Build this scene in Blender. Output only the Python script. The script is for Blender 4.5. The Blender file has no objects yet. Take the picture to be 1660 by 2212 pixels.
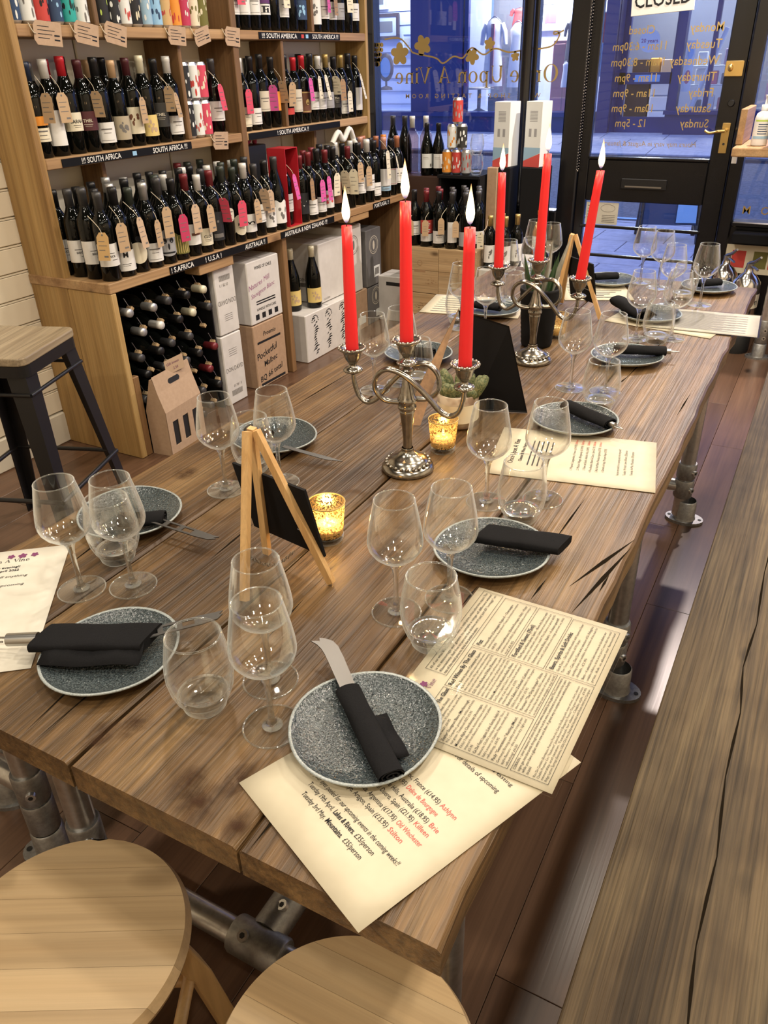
import bpy, bmesh, math, random
from math import sin, cos, pi, radians as R
from mathutils import Vector, Matrix
random.seed(7)
SC = bpy.context.scene
COL = SC.collection
T = 0.74                      # table top height
# ------------------------------------------------------------ camera
def make_camera():
    pitch, roll, yaw = 0.5252, -0.0274, 0.5086
    fwd = Vector((-sin(yaw)*cos(pitch), cos(yaw)*cos(pitch), -sin(pitch)))
    right = Vector((cos(yaw), sin(yaw), 0)); up = right.cross(fwd)
    r2 = right*cos(roll) + up*sin(roll); u2 = up*cos(roll) - right*sin(roll)
    cam = bpy.data.cameras.new('camera'); o = bpy.data.objects.new('camera', cam); COL.objects.link(o)
    m = Matrix((r2, u2, -fwd)).transposed().to_4x4(); m.translation = Vector((0, 0, 1.394))
    o.matrix_world = m
    cam.sensor_fit = 'VERTICAL'; cam.sensor_height = 32; cam.lens = 32*1680.0/2212
    cam.clip_start = 0.02
    SC.camera = o
make_camera()
# ------------------------------------------------------------ world, lights, exposure
SC.view_settings.view_transform = 'Standard'; SC.view_settings.look = 'None'
SC.view_settings.exposure = 0.08; SC.view_settings.gamma = 1; SC.view_settings.use_curve_mapping = False
cy = SC.cycles
cy.use_denoising = True; cy.max_bounces = 10; cy.transparent_max_bounces = 40; cy.transmission_bounces = 10
cy.glossy_bounces = 5; cy.diffuse_bounces = 4; cy.sample_clamp_indirect = 4.0; cy.caustics_reflective = False; cy.caustics_refractive = False
cy.blur_glossy = 0.5
W = bpy.data.worlds.new('dusk_sky'); SC.world = W; W.use_nodes = True
W.node_tree.nodes['Background'].inputs[0].default_value = (0.24, 0.34, 0.85, 1)
W.node_tree.nodes['Background'].inputs[1].default_value = 2.2
def lamp(name, kind, loc, power, col, size=0.1, rot=(0, 0, 0), spot=None, sy=None):
    l = bpy.data.lights.new(name, kind); l.energy = power; l.color = col
    if kind == 'AREA':
        l.size = size; l.shape = 'DISK'
        if sy: l.shape = 'RECTANGLE'; l.size_y = sy
    elif kind in ('POINT', 'SPOT'):
        l.shadow_soft_size = size
        if kind == 'SPOT': l.spot_size = spot or R(120); l.spot_blend = 0.6
    o = bpy.data.objects.new(name, l); o.location = loc; o.rotation_euler = rot; COL.objects.link(o); return o
WARM = (1.0, 0.885, 0.725)
for i, (x, y, e) in enumerate([(-1.25, 0.45, 11), (-1.25, 1.65, 15), (-1.25, 2.9, 18), (-1.45, 4.0, 13), (-.12, 0.35, 8), (-.12, 1.55, 9), (-.14, 2.75, 12), (-.45, 3.7, 9), (.42, -.25, 11), (.55, 0.9, 17), (.6, 2.2, 20), (.6, 3.4, 16), (-0.7, -0.9, 24)]):
    lamp('ceiling_downlight', 'AREA', (x, y, 2.64), e, WARM, 0.11)
lamp('window_spotlight', 'AREA', (-.22, 4.66, 2.62), 70, (1.0, .84, .76), .07)
# ------------------------------------------------------------ mesh helpers
class MB:
    def __init__(s): s.v = []; s.f = []; s.mi = []; s.sm = []
    def add(s, vs, fs, M=None, mi=0, sm=False):
        b = len(s.v)
        s.v += [tuple(M @ Vector(p)) for p in vs] if M is not None else [tuple(p) for p in vs]
        s.f += [tuple(b+i for i in f) for f in fs]; s.mi += [mi]*len(fs); s.sm += [sm]*len(fs); return s
    def box(s, x0, x1, y0, y1, z0, z1, M=None, mi=0):
        v = [(x0,y0,z0),(x1,y0,z0),(x1,y1,z0),(x0,y1,z0),(x0,y0,z1),(x1,y0,z1),(x1,y1,z1),(x0,y1,z1)]
        return s.add(v, [(0,3,2,1),(4,5,6,7),(0,1,5,4),(1,2,6,5),(2,3,7,6),(3,0,4,7)], M, mi)
    def cbox(s, x0, x1, y0, y1, z0, z1, c=.004, M=None, mi=0):   # box with chamfered edges
        vs = []
        for z, i in ((z0, c), (z0+c, 0), (z1-c, 0), (z1, c)):
            a, b, d, e = x0+i, x1-i, y0+i, y1-i
            vs += [(a+c,d,z),(b-c,d,z),(b,d+c,z),(b,e-c,z),(b-c,e,z),(a+c,e,z),(a,e-c,z),(a,d+c,z)]
        fs = [tuple(range(7,-1,-1)), tuple(range(24,32))]
        for k in range(3):
            for j in range(8): fs.append((k*8+j, k*8+(j+1)%8, k*8+8+(j+1)%8, k*8+8+j))
        return s.add(vs, fs, M, mi)
    def lathe(s, prof, n=24, M=None, mi=0, sm=True, rfun=None, a0=0, a1=2*pi, cap=False):
        vs = []; fs = []; full = abs(a1-a0-2*pi) < 1e-6; m = n if full else n+1
        for (r, z) in prof:
            for j in range(m):
                a = a0+(a1-a0)*j/n; q = r*(rfun(a, r) if rfun else 1); vs.append((q*cos(a), q*sin(a), z))
        for i in range(len(prof)-1):
            for j in range(n if full else n):
                k = (j+1) % m; a, b, c, d = i*m+j, i*m+k, (i+1)*m+k, (i+1)*m+j
                if prof[i][0] < 1e-6: fs.append((a, c, d))
                elif prof[i+1][0] < 1e-6: fs.append((a, b, c))
                else: fs.append((a, b, c, d))
        return s.add(vs, fs, M, mi, sm)
    def tube(s, pts, r, n=8, mi=0, cap=True, M=None, sm=True):
        P = [Vector(p) for p in pts]; k = len(P); rr = [r[min(int(i*len(r)/k), len(r)-1)] for i in range(k)] if isinstance(r, (list, tuple)) else [r]*k
        vs = []; fs = []; up = Vector((0, 0, 1)); pn = None
        for i in range(k):
            t = (P[min(i+1, k-1)]-P[max(i-1, 0)]).normalized()
            if pn is None:
                pn = t.cross(up)
                if pn.length < 1e-3: pn = t.cross(Vector((1, 0, 0)))
            else: pn = pn - t*pn.dot(t)
            pn = pn.normalized(); b = t.cross(pn)
            for j in range(n):
                a = 2*pi*j/n; vs.append(P[i]+(pn*cos(a)+b*sin(a))*rr[i])
        for i in range(k-1):
            for j in range(n): fs.append((i*n+j, i*n+(j+1)%n, (i+1)*n+(j+1)%n, (i+1)*n+j))
        s.add(vs, fs, M, mi, sm)
        if cap: s.add(vs[:n], [tuple(range(n-1,-1,-1))], M, mi); s.add(vs[-n:], [tuple(range(n))], M, mi)
        return s
    def prism(s, poly, z0, z1, M=None, mi=0):
        n = len(poly); vs = [(x,y,z0) for x,y in poly]+[(x,y,z1) for x,y in poly]
        return s.add(vs, [tuple(range(n-1,-1,-1)), tuple(range(n,2*n))]+[(i,(i+1)%n,n+(i+1)%n,n+i) for i in range(n)], M, mi)
    def cyl(s, p, q, r, n=12, mi=0): return s.tube([p, q], r, n, mi)
    def flat(s, poly, z=0, M=None, mi=0): return s.add([(x,y,z) for x,y in poly], [tuple(range(len(poly)))], M, mi)
    def rect(s, x0, x1, y0, y1, z=0, M=None, mi=0): return s.flat([(x0,y0),(x1,y0),(x1,y1),(x0,y1)], z, M, mi)
    def patch(s, r, z0, z1, a0, a1, n=10, M=None, mi=0, zf=None):
        vs = []
        for j in range(n+1):
            a = a0+(a1-a0)*j/n; u = 2*j/n-1
            lo, hi = (z0, z1) if zf is None else zf(u)
            vs += [(r*cos(a), r*sin(a), lo), (r*cos(a), r*sin(a), hi)]
        return s.add(vs, [(2*j, 2*j+2, 2*j+3, 2*j+1) for j in range(n)], M, mi, True)
    def ball(s, c, r, n=8, mi=0, sz=1.0, M=None):
        return s.lathe([(max(r*sin(pi*i/n), 0), -r*sz*cos(pi*i/n)) for i in range(n+1)], n+4, (M or Matrix())@Matrix.Translation(c), mi)
    def mesh(s, name, mats):
        me = bpy.data.meshes.new(name); me.from_pydata(s.v, [], s.f)
        for m in (mats if isinstance(mats, (list, tuple)) else [mats]): me.materials.append(MAT[m] if isinstance(m, str) else m)
        if s.f: me.polygons.foreach_set('material_index', s.mi); me.polygons.foreach_set('use_smooth', s.sm)
        me.update(); return me
    def build(s, name, mats, parent=None, loc=None, rz=0):
        return link(name, s.mesh(name, mats), parent, loc, rz)
def link(name, me, parent=None, loc=None, rz=0):
    o = bpy.data.objects.new(name, me); COL.objects.link(o)
    if parent: o.parent = parent
    if loc: o.location = loc
    if rz: o.rotation_euler = (0, 0, rz)
    return o
def tag(o, label=None, cat=None, group=None, kind=None):
    if label: o['label'] = label
    if cat: o['category'] = cat
    if group: o['group'] = group
    if kind: o['kind'] = kind
    return o
def thing(name, label, cat, loc=(0,0,0), rz=0, group=None):
    o = bpy.data.objects.new(name, None); COL.objects.link(o); o.location = loc; o.rotation_euler = (0,0,rz); o.empty_display_size = .02
    return tag(o, label, cat, group)
def struct(o): o['kind'] = 'structure'; return o
def copy_tree(o, parent=None):
    c = o.copy(); COL.objects.link(c); c.parent = parent
    for ch in o.children: copy_tree(ch, c)
    return c
def bev(o, w=.004, n=2):
    m = o.modifiers.new('bevel', 'BEVEL'); m.width = w; m.segments = n; m.limit_method = 'ANGLE'; m.angle_limit = R(40); return o
def bez(pts, n=8):      # Catmull-Rom through points
    P = [Vector(p) for p in pts]; out = []
    for i in range(len(P)-1):
        a, b, c, d = P[max(i-1,0)], P[i], P[i+1], P[min(i+2,len(P)-1)]
        for k in range(n):
            t = k/n; out.append(.5*((2*b)+(c-a)*t+(2*a-5*b+4*c-d)*t*t+(3*b-a-3*c+d)*t**3))
    return out+[P[-1]]
_tc = {}
def text(mb, s, size, M, mi=0, align='LEFT', bold=0, shear=0, sx=1, spacing=1, width=None, res=2):
    c = bpy.data.curves.new('t', 'FONT'); c.body = s; c.size = size; c.align_x = align; c.resolution_u = res
    c.offset = bold*size; c.shear = shear; c.space_character = spacing; c.fill_mode = 'FRONT'
    o = bpy.data.objects.new('t', c); me = bpy.data.meshes.new_from_object(o)
    vs = [tuple(v.co) for v in me.vertices]
    if vs and width:
        w = max(v[0] for v in vs)-min(v[0] for v in vs)
        if w > 1e-6: sx = sx*width/w
    mb.add([(x*sx, y, z) for x, y, z in vs], [tuple(p.vertices) for p in me.polygons], M, mi)
    bpy.data.objects.remove(o); bpy.data.curves.remove(c); bpy.data.meshes.remove(me)
ORD = 'zeroth first second third fourth fifth sixth seventh eighth ninth tenth eleventh twelfth thirteenth fourteenth fifteenth sixteenth seventeenth eighteenth nineteenth twentieth twenty-first twenty-second twenty-third twenty-fourth twenty-fifth twenty-sixth twenty-seventh twenty-eighth twenty-ninth thirtieth'.split()
# axis frames for upright flat things: local x -> right, local y -> up
def frame(o, xdir, ydir):
    x = Vector(xdir).normalized(); y = Vector(ydir); y = (y-x*y.dot(x)).normalized(); z = x.cross(y)
    m = Matrix((x, y, z)).transposed().to_4x4(); m.translation = Vector(o); return m
# ------------------------------------------------------------ materials
MAT = {}
def new(name):
    m = bpy.data.materials.new(name); m.use_nodes = True; nt = m.node_tree; MAT[name] = m
    return m, nt, nt.nodes['Principled BSDF']
def setp(b, **k):
    for a, v in k.items():
        n = {'col':'Base Color','rough':'Roughness','metal':'Metallic','spec':'Specular IOR Level','coat':'Coat Weight','coatr':'Coat Roughness','trans':'Transmission Weight','ior':'IOR','ecol':'Emission Color','estr':'Emission Strength','sss':'Subsurface Weight','alpha':'Alpha','sheen':'Sheen Weight'}[a]
        if a in ('col','ecol'): v = (*v, 1)
        b.inputs[n].default_value = v
def plain(name, col, rough=.5, **k):
    m, nt, b = new(name); setp(b, col=col, rough=rough, **k); return m
def N(nt, t, **k):
    n = nt.nodes.new(t)
    for a, v in k.items(): setattr(n, a, v)
    return n
def coords(nt, scale, rnd=True):
    tc = N(nt, 'ShaderNodeTexCoord'); mp = N(nt, 'ShaderNodeMapping'); mp.inputs['Scale'].default_value = scale
    if rnd:
        oi = N(nt, 'ShaderNodeObjectInfo'); mu = N(nt, 'ShaderNodeMath', operation='MULTIPLY'); mu.inputs[1].default_value = 31.7
        nt.links.new(oi.outputs['Random'], mu.inputs[0]); ad = N(nt, 'ShaderNodeVectorMath', operation='ADD')
        nt.links.new(tc.outputs['Object'], ad.inputs[0]); nt.links.new(mu.outputs[0], ad.inputs[1]); nt.links.new(ad.outputs[0], mp.inputs[0])
    else: nt.links.new(tc.outputs['Object'], mp.inputs[0])
    return mp
def ramp(nt, src, stops):
    r = N(nt, 'ShaderNodeValToRGB'); e = r.color_ramp.elements
    while len(e) < len(stops): e.new(.5)
    for el, (p, c) in zip(e, stops): el.position = p; el.color = (*c, 1) if len(c) == 3 else c
    nt.links.new(src, r.inputs[0]); return r
def noise(nt, mp, scale, detail=4, rough=.55, dist=0):
    n = N(nt, 'ShaderNodeTexNoise'); n.inputs['Scale'].default_value = scale; n.inputs['Detail'].default_value = detail
    n.inputs['Roughness'].default_value = rough; n.inputs['Distortion'].default_value = dist; nt.links.new(mp.outputs[0], n.inputs['Vector']); return n
def mix(nt, a, b, fac, mode='MULTIPLY'):
    x = N(nt, 'ShaderNodeMix', data_type='RGBA', blend_type=mode)
    if isinstance(fac, (int, float)): x.inputs[0].default_value = fac
    else: nt.links.new(fac, x.inputs[0])
    for i, s in ((6, a), (7, b)):
        if isinstance(s, tuple): x.inputs[i].default_value = (*s, 1)
        else: nt.links.new(s, x.inputs[i])
    return x
def wood(name, dark, mid, light, axis='Y', s=1.0, rough=.5, bump=.25, grain=.5, stain=None, coat=0, spec=.5, vary=.25):
    m, nt, b = new(name); setp(b, rough=rough, coat=coat, coatr=.25, spec=spec)
    i = 'XYZ'.index(axis); sc = [9*s]*3; sc[i] = .55*s; sf = [150*s]*3; sf[i] = 2.4*s
    mp = coords(nt, sc); mf = coords(nt, sf)
    n1 = noise(nt, mp, 1, 5, .6, 1.2); n2 = noise(nt, mf, 1, 3, .6, .2)
    r1 = ramp(nt, n1.outputs['Fac'], [(.28, dark), (.5, mid), (.72, light)])
    r2 = ramp(nt, n2.outputs['Fac'], [(.3, (1-grain,)*3), (.6, (1,)*3)])
    x = mix(nt, r1.outputs[0], r2.outputs[0], 1.0)
    sm_ = [38*s]*3; sm_[i] = .9*s; n3 = noise(nt, coords(nt, sm_), 1, 4, .65, .6); r3 = ramp(nt, n3.outputs['Fac'], [(.30, (1-grain*.8,)*3), (.52, (1,)*3)]); x = mix(nt, x.outputs[2], r3.outputs[0], 1.0)
    # knots
    mk = coords(nt, [3*s if k != i else 1.4*s for k in range(3)]); vo = N(nt, 'ShaderNodeTexVoronoi'); vo.inputs['Scale'].default_value = 1.6; nt.links.new(mk.outputs[0], vo.inputs['Vector'])
    rk = ramp(nt, vo.outputs['Distance'], [(.03, tuple(c*.35 for c in dark)), (.10, (1, 1, 1))]); x = mix(nt, x.outputs[2], rk.outputs[0], .8)
    if stain:
        ms = coords(nt, [3.0]*3); ns = noise(nt, ms, 1.3, 3, .6); rs = ramp(nt, ns.outputs['Fac'], [(.34, stain), (.55, (1, 1, 1))]); x = mix(nt, x.outputs[2], rs.outputs[0], .75)
    oi = N(nt, 'ShaderNodeObjectInfo'); rv = ramp(nt, oi.outputs['Random'], [(0, (1-vary,)*3), (1, (1, 1, 1))]); x = mix(nt, x.outputs[2], rv.outputs[0], 1.0)
    nt.links.new(x.outputs[2], b.inputs['Base Color'])
    bp = N(nt, 'ShaderNodeBump'); bp.inputs['Strength'].default_value = bump; bp.inputs['Distance'].default_value = .003
    nt.links.new(n2.outputs['Fac'], bp.inputs['Height']); nt.links.new(bp.outputs[0], b.inputs['Normal']); return m
def speckle(name, c1, c2, scale=400, rough=.5, lo=.4, hi=.6, bump=0, **k):
    m, nt, b = new(name); setp(b, rough=rough, **k); mp = coords(nt, (1, 1, 1)); n = noise(nt, mp, scale, 2, .7)
    r = ramp(nt, n.outputs['Fac'], [(lo, c1), (hi, c2)]); nt.links.new(r.outputs[0], b.inputs['Base Color'])
    if bump:
        bp = N(nt, 'ShaderNodeBump'); bp.inputs['Strength'].default_value = bump; bp.inputs['Distance'].default_value = .002
        n2 = noise(nt, mp, scale*.35, 2, .6); nt.links.new(n2.outputs['Fac'], bp.inputs['Height']); nt.links.new(bp.outputs[0], b.inputs['Normal'])
    return m
def thin_glass(name, tint=(1, 1, 1), refl=1.0, rough=0.0, pw=4.0, edge_white=0.0, fpw=5.0):
    m, nt, b = new(name); nt.nodes.remove(b); out = nt.nodes['Material Output']
    tr = N(nt, 'ShaderNodeBsdfTransparent'); tr.inputs[0].default_value = (*tint, 1); gl = N(nt, 'ShaderNodeBsdfGlossy'); gl.inputs['Roughness'].default_value = rough
    gl.inputs['Color'].default_value = (1, 1, 1, 1); lw = N(nt, 'ShaderNodeLayerWeight'); lw.inputs[0].default_value = .5
    def curve(p, mul, add):
        pw_ = N(nt, 'ShaderNodeMath', operation='POWER'); pw_.inputs[1].default_value = p; nt.links.new(lw.outputs['Facing'], pw_.inputs[0])
        mu = N(nt, 'ShaderNodeMath', operation='MULTIPLY_ADD'); mu.inputs[1].default_value = mul; mu.inputs[2].default_value = add; mu.use_clamp = True; nt.links.new(pw_.outputs[0], mu.inputs[0]); return mu
    ms = N(nt, 'ShaderNodeMixShader'); nt.links.new(curve(pw, .85*refl, .045*refl).outputs[0], ms.inputs[0])
    nt.links.new(tr.outputs[0], ms.inputs[1]); nt.links.new(gl.outputs[0], ms.inputs[2]); last = ms
    if edge_white:    # whitish edge colour standing in for light refracted by thick glass
        df = N(nt, 'ShaderNodeBsdfDiffuse'); df.inputs[0].default_value = (.86,.90,.88,1); tl = N(nt, 'ShaderNodeBsdfTranslucent'); tl.inputs[0].default_value = (.86,.90,.88,1)
        md = N(nt, 'ShaderNodeMixShader'); md.inputs[0].default_value = .5; nt.links.new(df.outputs[0], md.inputs[1]); nt.links.new(tl.outputs[0], md.inputs[2])
        m2 = N(nt, 'ShaderNodeMixShader'); nt.links.new(curve(fpw, edge_white, .0).outputs[0], m2.inputs[0]); nt.links.new(ms.outputs[0], m2.inputs[1]); nt.links.new(md.outputs[0], m2.inputs[2]); last = m2
    nt.links.new(last.outputs[0], out.inputs[0]); return m
def emit(name, col, s):
    m, nt, b = new(name); setp(b, col=(0, 0, 0), ecol=col, estr=s); return m
wood('table_wood', (.072,.037,.014), (.185,.103,.038), (.29,.178,.073), 'Y', 1.0, .45, .7, .55, (.42,.35,.29), 0, .5, .25)
wood('floor_wood', (.085,.042,.024), (.150,.080,.046), (.20,.112,.066), 'Y', .9, .28, .05, .22, None, .0, .5, .3)
wood('bench_wood', (.060,.040,.020), (.125,.086,.044), (.190,.138,.072), 'Y', 1.3, .62, .6, .60, (.45,.40,.37), 0, .25, .05)
wood('pine_z', (.28,.155,.052), (.45,.285,.108), (.58,.40,.175), 'Z', .8, .55, .15, .22, None, 0, .35, .1)
wood('pine_y', (.30,.165,.075), (.44,.27,.13), (.56,.37,.19), 'Y', .9, .55, .15, .22, None, 0, .35, .1)
wood('dim_wood_z', (.14,.075,.03), (.24,.13,.055), (.32,.185,.085), 'Z', .8, .55, .15, .25, None, 0, .35, .12)  # darker copy of the shelf pine, shade of inner parts put into its colour
wood('stool_x', (.44,.295,.150), (.56,.40,.222), (.64,.48,.285), 'X', .8, .33, .04, .14, None, .15, .5, .16)
wood('stool_y', (.44,.295,.150), (.56,.40,.222), (.64,.48,.285), 'Y', .8, .33, .04, .14, None, .15, .5, .16)
wood('stool_z', (.50,.30,.12), (.60,.39,.17), (.68,.47,.23), 'Z', .8, .35, .04, .12, None, .15, .5, .06)
wood('grey_elm', (.25,.19,.12), (.40,.32,.21), (.52,.44,.31), 'Y', 1.3, .4, .1, .35, None, 0, .5, .1)
wood('beech', (.50,.28,.10), (.62,.38,.16), (.70,.46,.21), 'Z', 2.5, .45, .06, .15, None, 0, .4, .05)
wood('crate_wood', (.40,.26,.13), (.53,.37,.20), (.62,.46,.27), 'X', 1.2, .6, .1, .25, None, 0, .3, .1)
plain('cream_paint', (.72,.64,.50), .5)
plain('block_paint', (.78,.73,.60), .6)
plain('skirting', (.62,.57,.47), .5)
plain('ceiling_dark', (.10,.095,.09), .8)  # unseen ceiling, coloured dark so the bottles mirror less of it
plain('black_gloss', (.006,.006,.007), .22, spec=.5)
plain('black_metal', (.008,.008,.009), .35)
plain('black_matt', (.007,.007,.008), .75, spec=.18)
plain('slate', (.005,.005,.006), .6, spec=.15)
speckle('napkin', (.006,.006,.007), (.011,.011,.012), 900, .9, .3, .7, .15, spec=.12)
speckle('galvanised', (.52,.52,.51), (.68,.68,.67), 60, .28, .3, .7, .0, metal=.9)
speckle('galv_cast', (.26,.26,.255), (.38,.38,.37), 90, .45, .3, .7, .25, metal=.85)
plain('socket_dark', (.01,.01,.01), .6); plain('crevice', (.012,.009,.006), 1.0, spec=0.0)
m, nt, b = new('base_glass'); setp(b, col=(.97,.99,.985), rough=0.0, trans=1.0, ior=1.42); tr = N(nt, 'ShaderNodeBsdfTransparent'); tr.inputs[0].default_value = (.97,.985,.98,1); ms = N(nt, 'ShaderNodeMixShader'); ms.inputs[0].default_value = .45; nt.links.new(b.outputs[0], ms.inputs[1]); nt.links.new(tr.outputs[0], ms.inputs[2]); nt.links.new(ms.outputs[0], nt.nodes['Material Output'].inputs[0])
speckle('old_silver', (.27,.25,.215), (.42,.395,.35), 70, .2, .35, .7, .0, metal=1.0)
plain('steel', (.42,.415,.40), .30, metal=1.0); plain('blade_steel', (.17,.165,.16), .42, metal=1.0)
plain('brass', (.72,.52,.20), .25, metal=1.0)
plain('gold_leaf', (.48,.34,.12), .4, metal=.45)
plain('aluminium', (.68,.68,.68), .3, metal=.9)
thin_glass('thin_glass', (.985,.99,.988), 1.1, 0.03, 3.0, .80, 5.5)
thin_glass('edge_glass', (.95,.97,.965), 1.6, 0.05, 2.0, .85, 2.6)
thin_glass('window_glass', (.93,.95,.97), 1.0, 0.0)
plain('thick_glass', (.97,.99,.985), .0, trans=1.0, ior=1.45)
plain('bottle_glass', (.0025,.003,.0025), .05, spec=.32)
plain('green_glass', (.008,.018,.006), .06, spec=.35)
plain('brown_glass', (.03,.012,.004), .07, spec=.6)
thin_glass('rose_glass', (.88,.72,.66), 1.0, 0.0)
plain('spirit_glass', (.55,.50,.50), .05, trans=.5, ior=1.2)
plain('amber_liquid', (.35,.12,.02), .08)
for n_, c_ in dict(navy=(.02,.03,.06), white=(.72,.71,.67), red=(.50,.02,.03), maroon=(.075,.018,.022), black=(.014,.014,.015), tan=(.55,.36,.20), cream=(.72,.68,.50), silver=(.52,.52,.51), grey=(.05,.05,.052), gold=(.52,.37,.13), olive=(.12,.10,.04), dkgreen=(.035,.045,.035), dkred=(.17,.02,.025), rose=(.58,.30,.22), copper=(.48,.19,.10), orange=(.68,.22,.03)).items():
    plain('cap_'+n_, c_, .35, metal=.6 if n_ in ('silver','gold') else .1)
for n_, c_ in dict(white=(.74,.73,.70), cream=(.72,.66,.50), yellow=(.70,.54,.20), orange=(.72,.28,.04), maroon=(.08,.022,.025), beige=(.60,.55,.45), black=(.02,.02,.022), dark=(.035,.033,.03), grey=(.33,.33,.34), red=(.52,.06,.05), purple=(.11,.035,.14), navy=(.03,.06,.13), sepia=(.42,.36,.26), brown=(.16,.07,.04), green=(.16,.15,.04), blue=(.30,.46,.60), kraft=(.46,.32,.19), tan=(.50,.36,.24), amber=(.58,.38,.17), pink=(.60,.07,.12), magenta=(.62,.10,.33), crimson=(.46,.04,.10), brownk=(.34,.21,.11), ink=(.012,.012,.014), inkgrey=(.16,.15,.14), inkred=(.60,.09,.08), inkpurple=(.16,.04,.11), lilac=(.25,.16,.23), violet=(.30,.10,.22), teal=(.03,.36,.33), lime=(.45,.6,.12), pale=(.72,.74,.72), sky=(.28,.50,.72)).items():
    plain('pr_'+n_, c_, .6, spec=.3)
speckle('paper', (.50,.445,.325), (.54,.485,.36), 30, .6, .3, .7)
speckle('paper_pale', (.54,.51,.43), (.59,.56,.48), 30, .55, .3, .7)
m_ = thin_glass('laminate', (.99,.985,.97), .8, .06)
speckle('cardboard', (.36,.235,.145), (.42,.28,.175), 40, .75, .3, .7)
speckle('kraft_card', (.42,.29,.19), (.47,.33,.22), 60, .7, .3, .7)
speckle('white_carton', (.58,.56,.53), (.66,.64,.61), 12, .55, .3, .7)
speckle('grey_carton', (.12,.115,.115), (.145,.14,.14), 20, .5, .3, .7)
plain('string', (.62,.55,.42), .8)
m, nt, b = new('red_wax'); setp(b, col=(.78,.018,.022), rough=.38, sss=.18); b.inputs['Subsurface Radius'].default_value = (.02,.004,.003); b.inputs['Subsurface Scale'].default_value = .3
plain('wick', (.02,.018,.016), .8); plain('white_wax', (.75,.68,.55), .5, sss=.1)
m, nt, b = new('flame'); setp(b, col=(0,0,0)); tc_ = N(nt, 'ShaderNodeTexCoord'); sx_ = N(nt, 'ShaderNodeSeparateXYZ'); nt.links.new(tc_.outputs['Generated'], sx_.inputs[0])
rf_ = ramp(nt, sx_.outputs[2], [(.0, (.12,.16,.55)), (.07, (.55,.42,.45)), (.2, (1.0,.82,.50)), (.7, (1.0,.72,.34)), (1.0, (1.0,.42,.12))]); nt.links.new(rf_.outputs[0], b.inputs['Emission Color'])
rs_ = ramp(nt, sx_.outputs[2], [(.0, (.06,)*3), (.15, (.5,)*3), (.4, (1,)*3), (.8, (.7,)*3), (1.0, (.2,)*3)]); mu_ = N(nt, 'ShaderNodeMath', operation='MULTIPLY'); mu_.inputs[1].default_value = 4.5
nt.links.new(rs_.outputs[0], mu_.inputs[0]); nt.links.new(mu_.outputs[0], b.inputs['Emission Strength'])
m, nt, b = new('table_stain'); nt.nodes.remove(b); mp = coords(nt, (1, 1, 1)); n1 = noise(nt, mp, 60, 4, .7); gr = N(nt, 'ShaderNodeTexGradient', gradient_type='SPHERICAL'); tc_ = N(nt, 'ShaderNodeTexCoord'); mg = N(nt, 'ShaderNodeMapping'); mg.inputs['Location'].default_value = (-1,-1,0); mg.inputs['Scale'].default_value = (2,2,0)
nt.links.new(tc_.outputs['Generated'], mg.inputs[0]); nt.links.new(mg.outputs[0], gr.inputs[0]); ml = N(nt, 'ShaderNodeMath', operation='MULTIPLY'); nt.links.new(gr.outputs['Fac'], ml.inputs[0]); rn = ramp(nt, n1.outputs['Fac'], [(.3,(.1,)*3),(.65,(.95,)*3)]); nt.links.new(rn.outputs[0], ml.inputs[1]); ml.use_clamp = True
df = N(nt, 'ShaderNodeBsdfDiffuse'); df.inputs[0].default_value = (.05,.026,.017,1); tr = N(nt, 'ShaderNodeBsdfTransparent'); ms = N(nt, 'ShaderNodeMixShader'); nt.links.new(ml.outputs[0], ms.inputs[0]); nt.links.new(tr.outputs[0], ms.inputs[1]); nt.links.new(df.outputs[0], ms.inputs[2]); nt.links.new(ms.outputs[0], nt.nodes['Material Output'].inputs[0])
def plate_mat():
    m, nt, b = new('plate_glaze'); setp(b, rough=.16, spec=.6); mp = coords(nt, (1, 1, 1))
    n1 = noise(nt, mp, 520, 3, .75); r1 = ramp(nt, n1.outputs['Fac'], [(.36, (.010,.014,.016)), (.5, (.040,.052,.057)), (.68, (.13,.155,.16))])
    nt.links.new(r1.outputs[0], b.inputs['Base Color']); n2 = noise(nt, mp, 190, 2, .6); bp = N(nt, 'ShaderNodeBump'); bp.inputs['Strength'].default_value = .9; bp.inputs['Distance'].default_value = .0022
    nt.links.new(n2.outputs['Fac'], bp.inputs['Height']); nt.links.new(bp.outputs[0], b.inputs['Normal'])
plate_mat()
speckle('plate_rim', (.20,.225,.225), (.36,.39,.385), 500, .3, .35, .65)
speckle('plate_base', (.50,.50,.47), (.58,.58,.55), 300, .4, .35, .65)
m, nt, b = new('mercury_glass'); nt.nodes.remove(b); mp = coords(nt, (1, 1, 1), False); n1 = noise(nt, mp, 330, 2, .7)
r1 = ramp(nt, n1.outputs['Fac'], [(.47, (0,0,0)), (.56, (1,1,1))]); tr = N(nt, 'ShaderNodeBsdfTransparent'); tr.inputs[0].default_value = (1,.86,.55,1)
gl = N(nt, 'ShaderNodeBsdfGlossy'); gl.inputs[0].default_value = (.75,.55,.25,1); gl.inputs['Roughness'].default_value = .25
tl = N(nt, 'ShaderNodeBsdfTranslucent'); tl.inputs[0].default_value = (.95,.62,.25,1); ad = N(nt, 'ShaderNodeMixShader'); ad.inputs[0].default_value = .45
nt.links.new(gl.outputs[0], ad.inputs[1]); nt.links.new(tl.outputs[0], ad.inputs[2]); ms = N(nt, 'ShaderNodeMixShader')
nt.links.new(r1.outputs[0], ms.inputs[0]); nt.links.new(ad.outputs[0], ms.inputs[1]); nt.links.new(tr.outputs[0], ms.inputs[2]); nt.links.new(ms.outputs[0], nt.nodes['Material Output'].inputs[0])
speckle('cactus_skin', (.05,.075,.028), (.20,.20,.09), 260, .7, .4, .65, .5)
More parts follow.
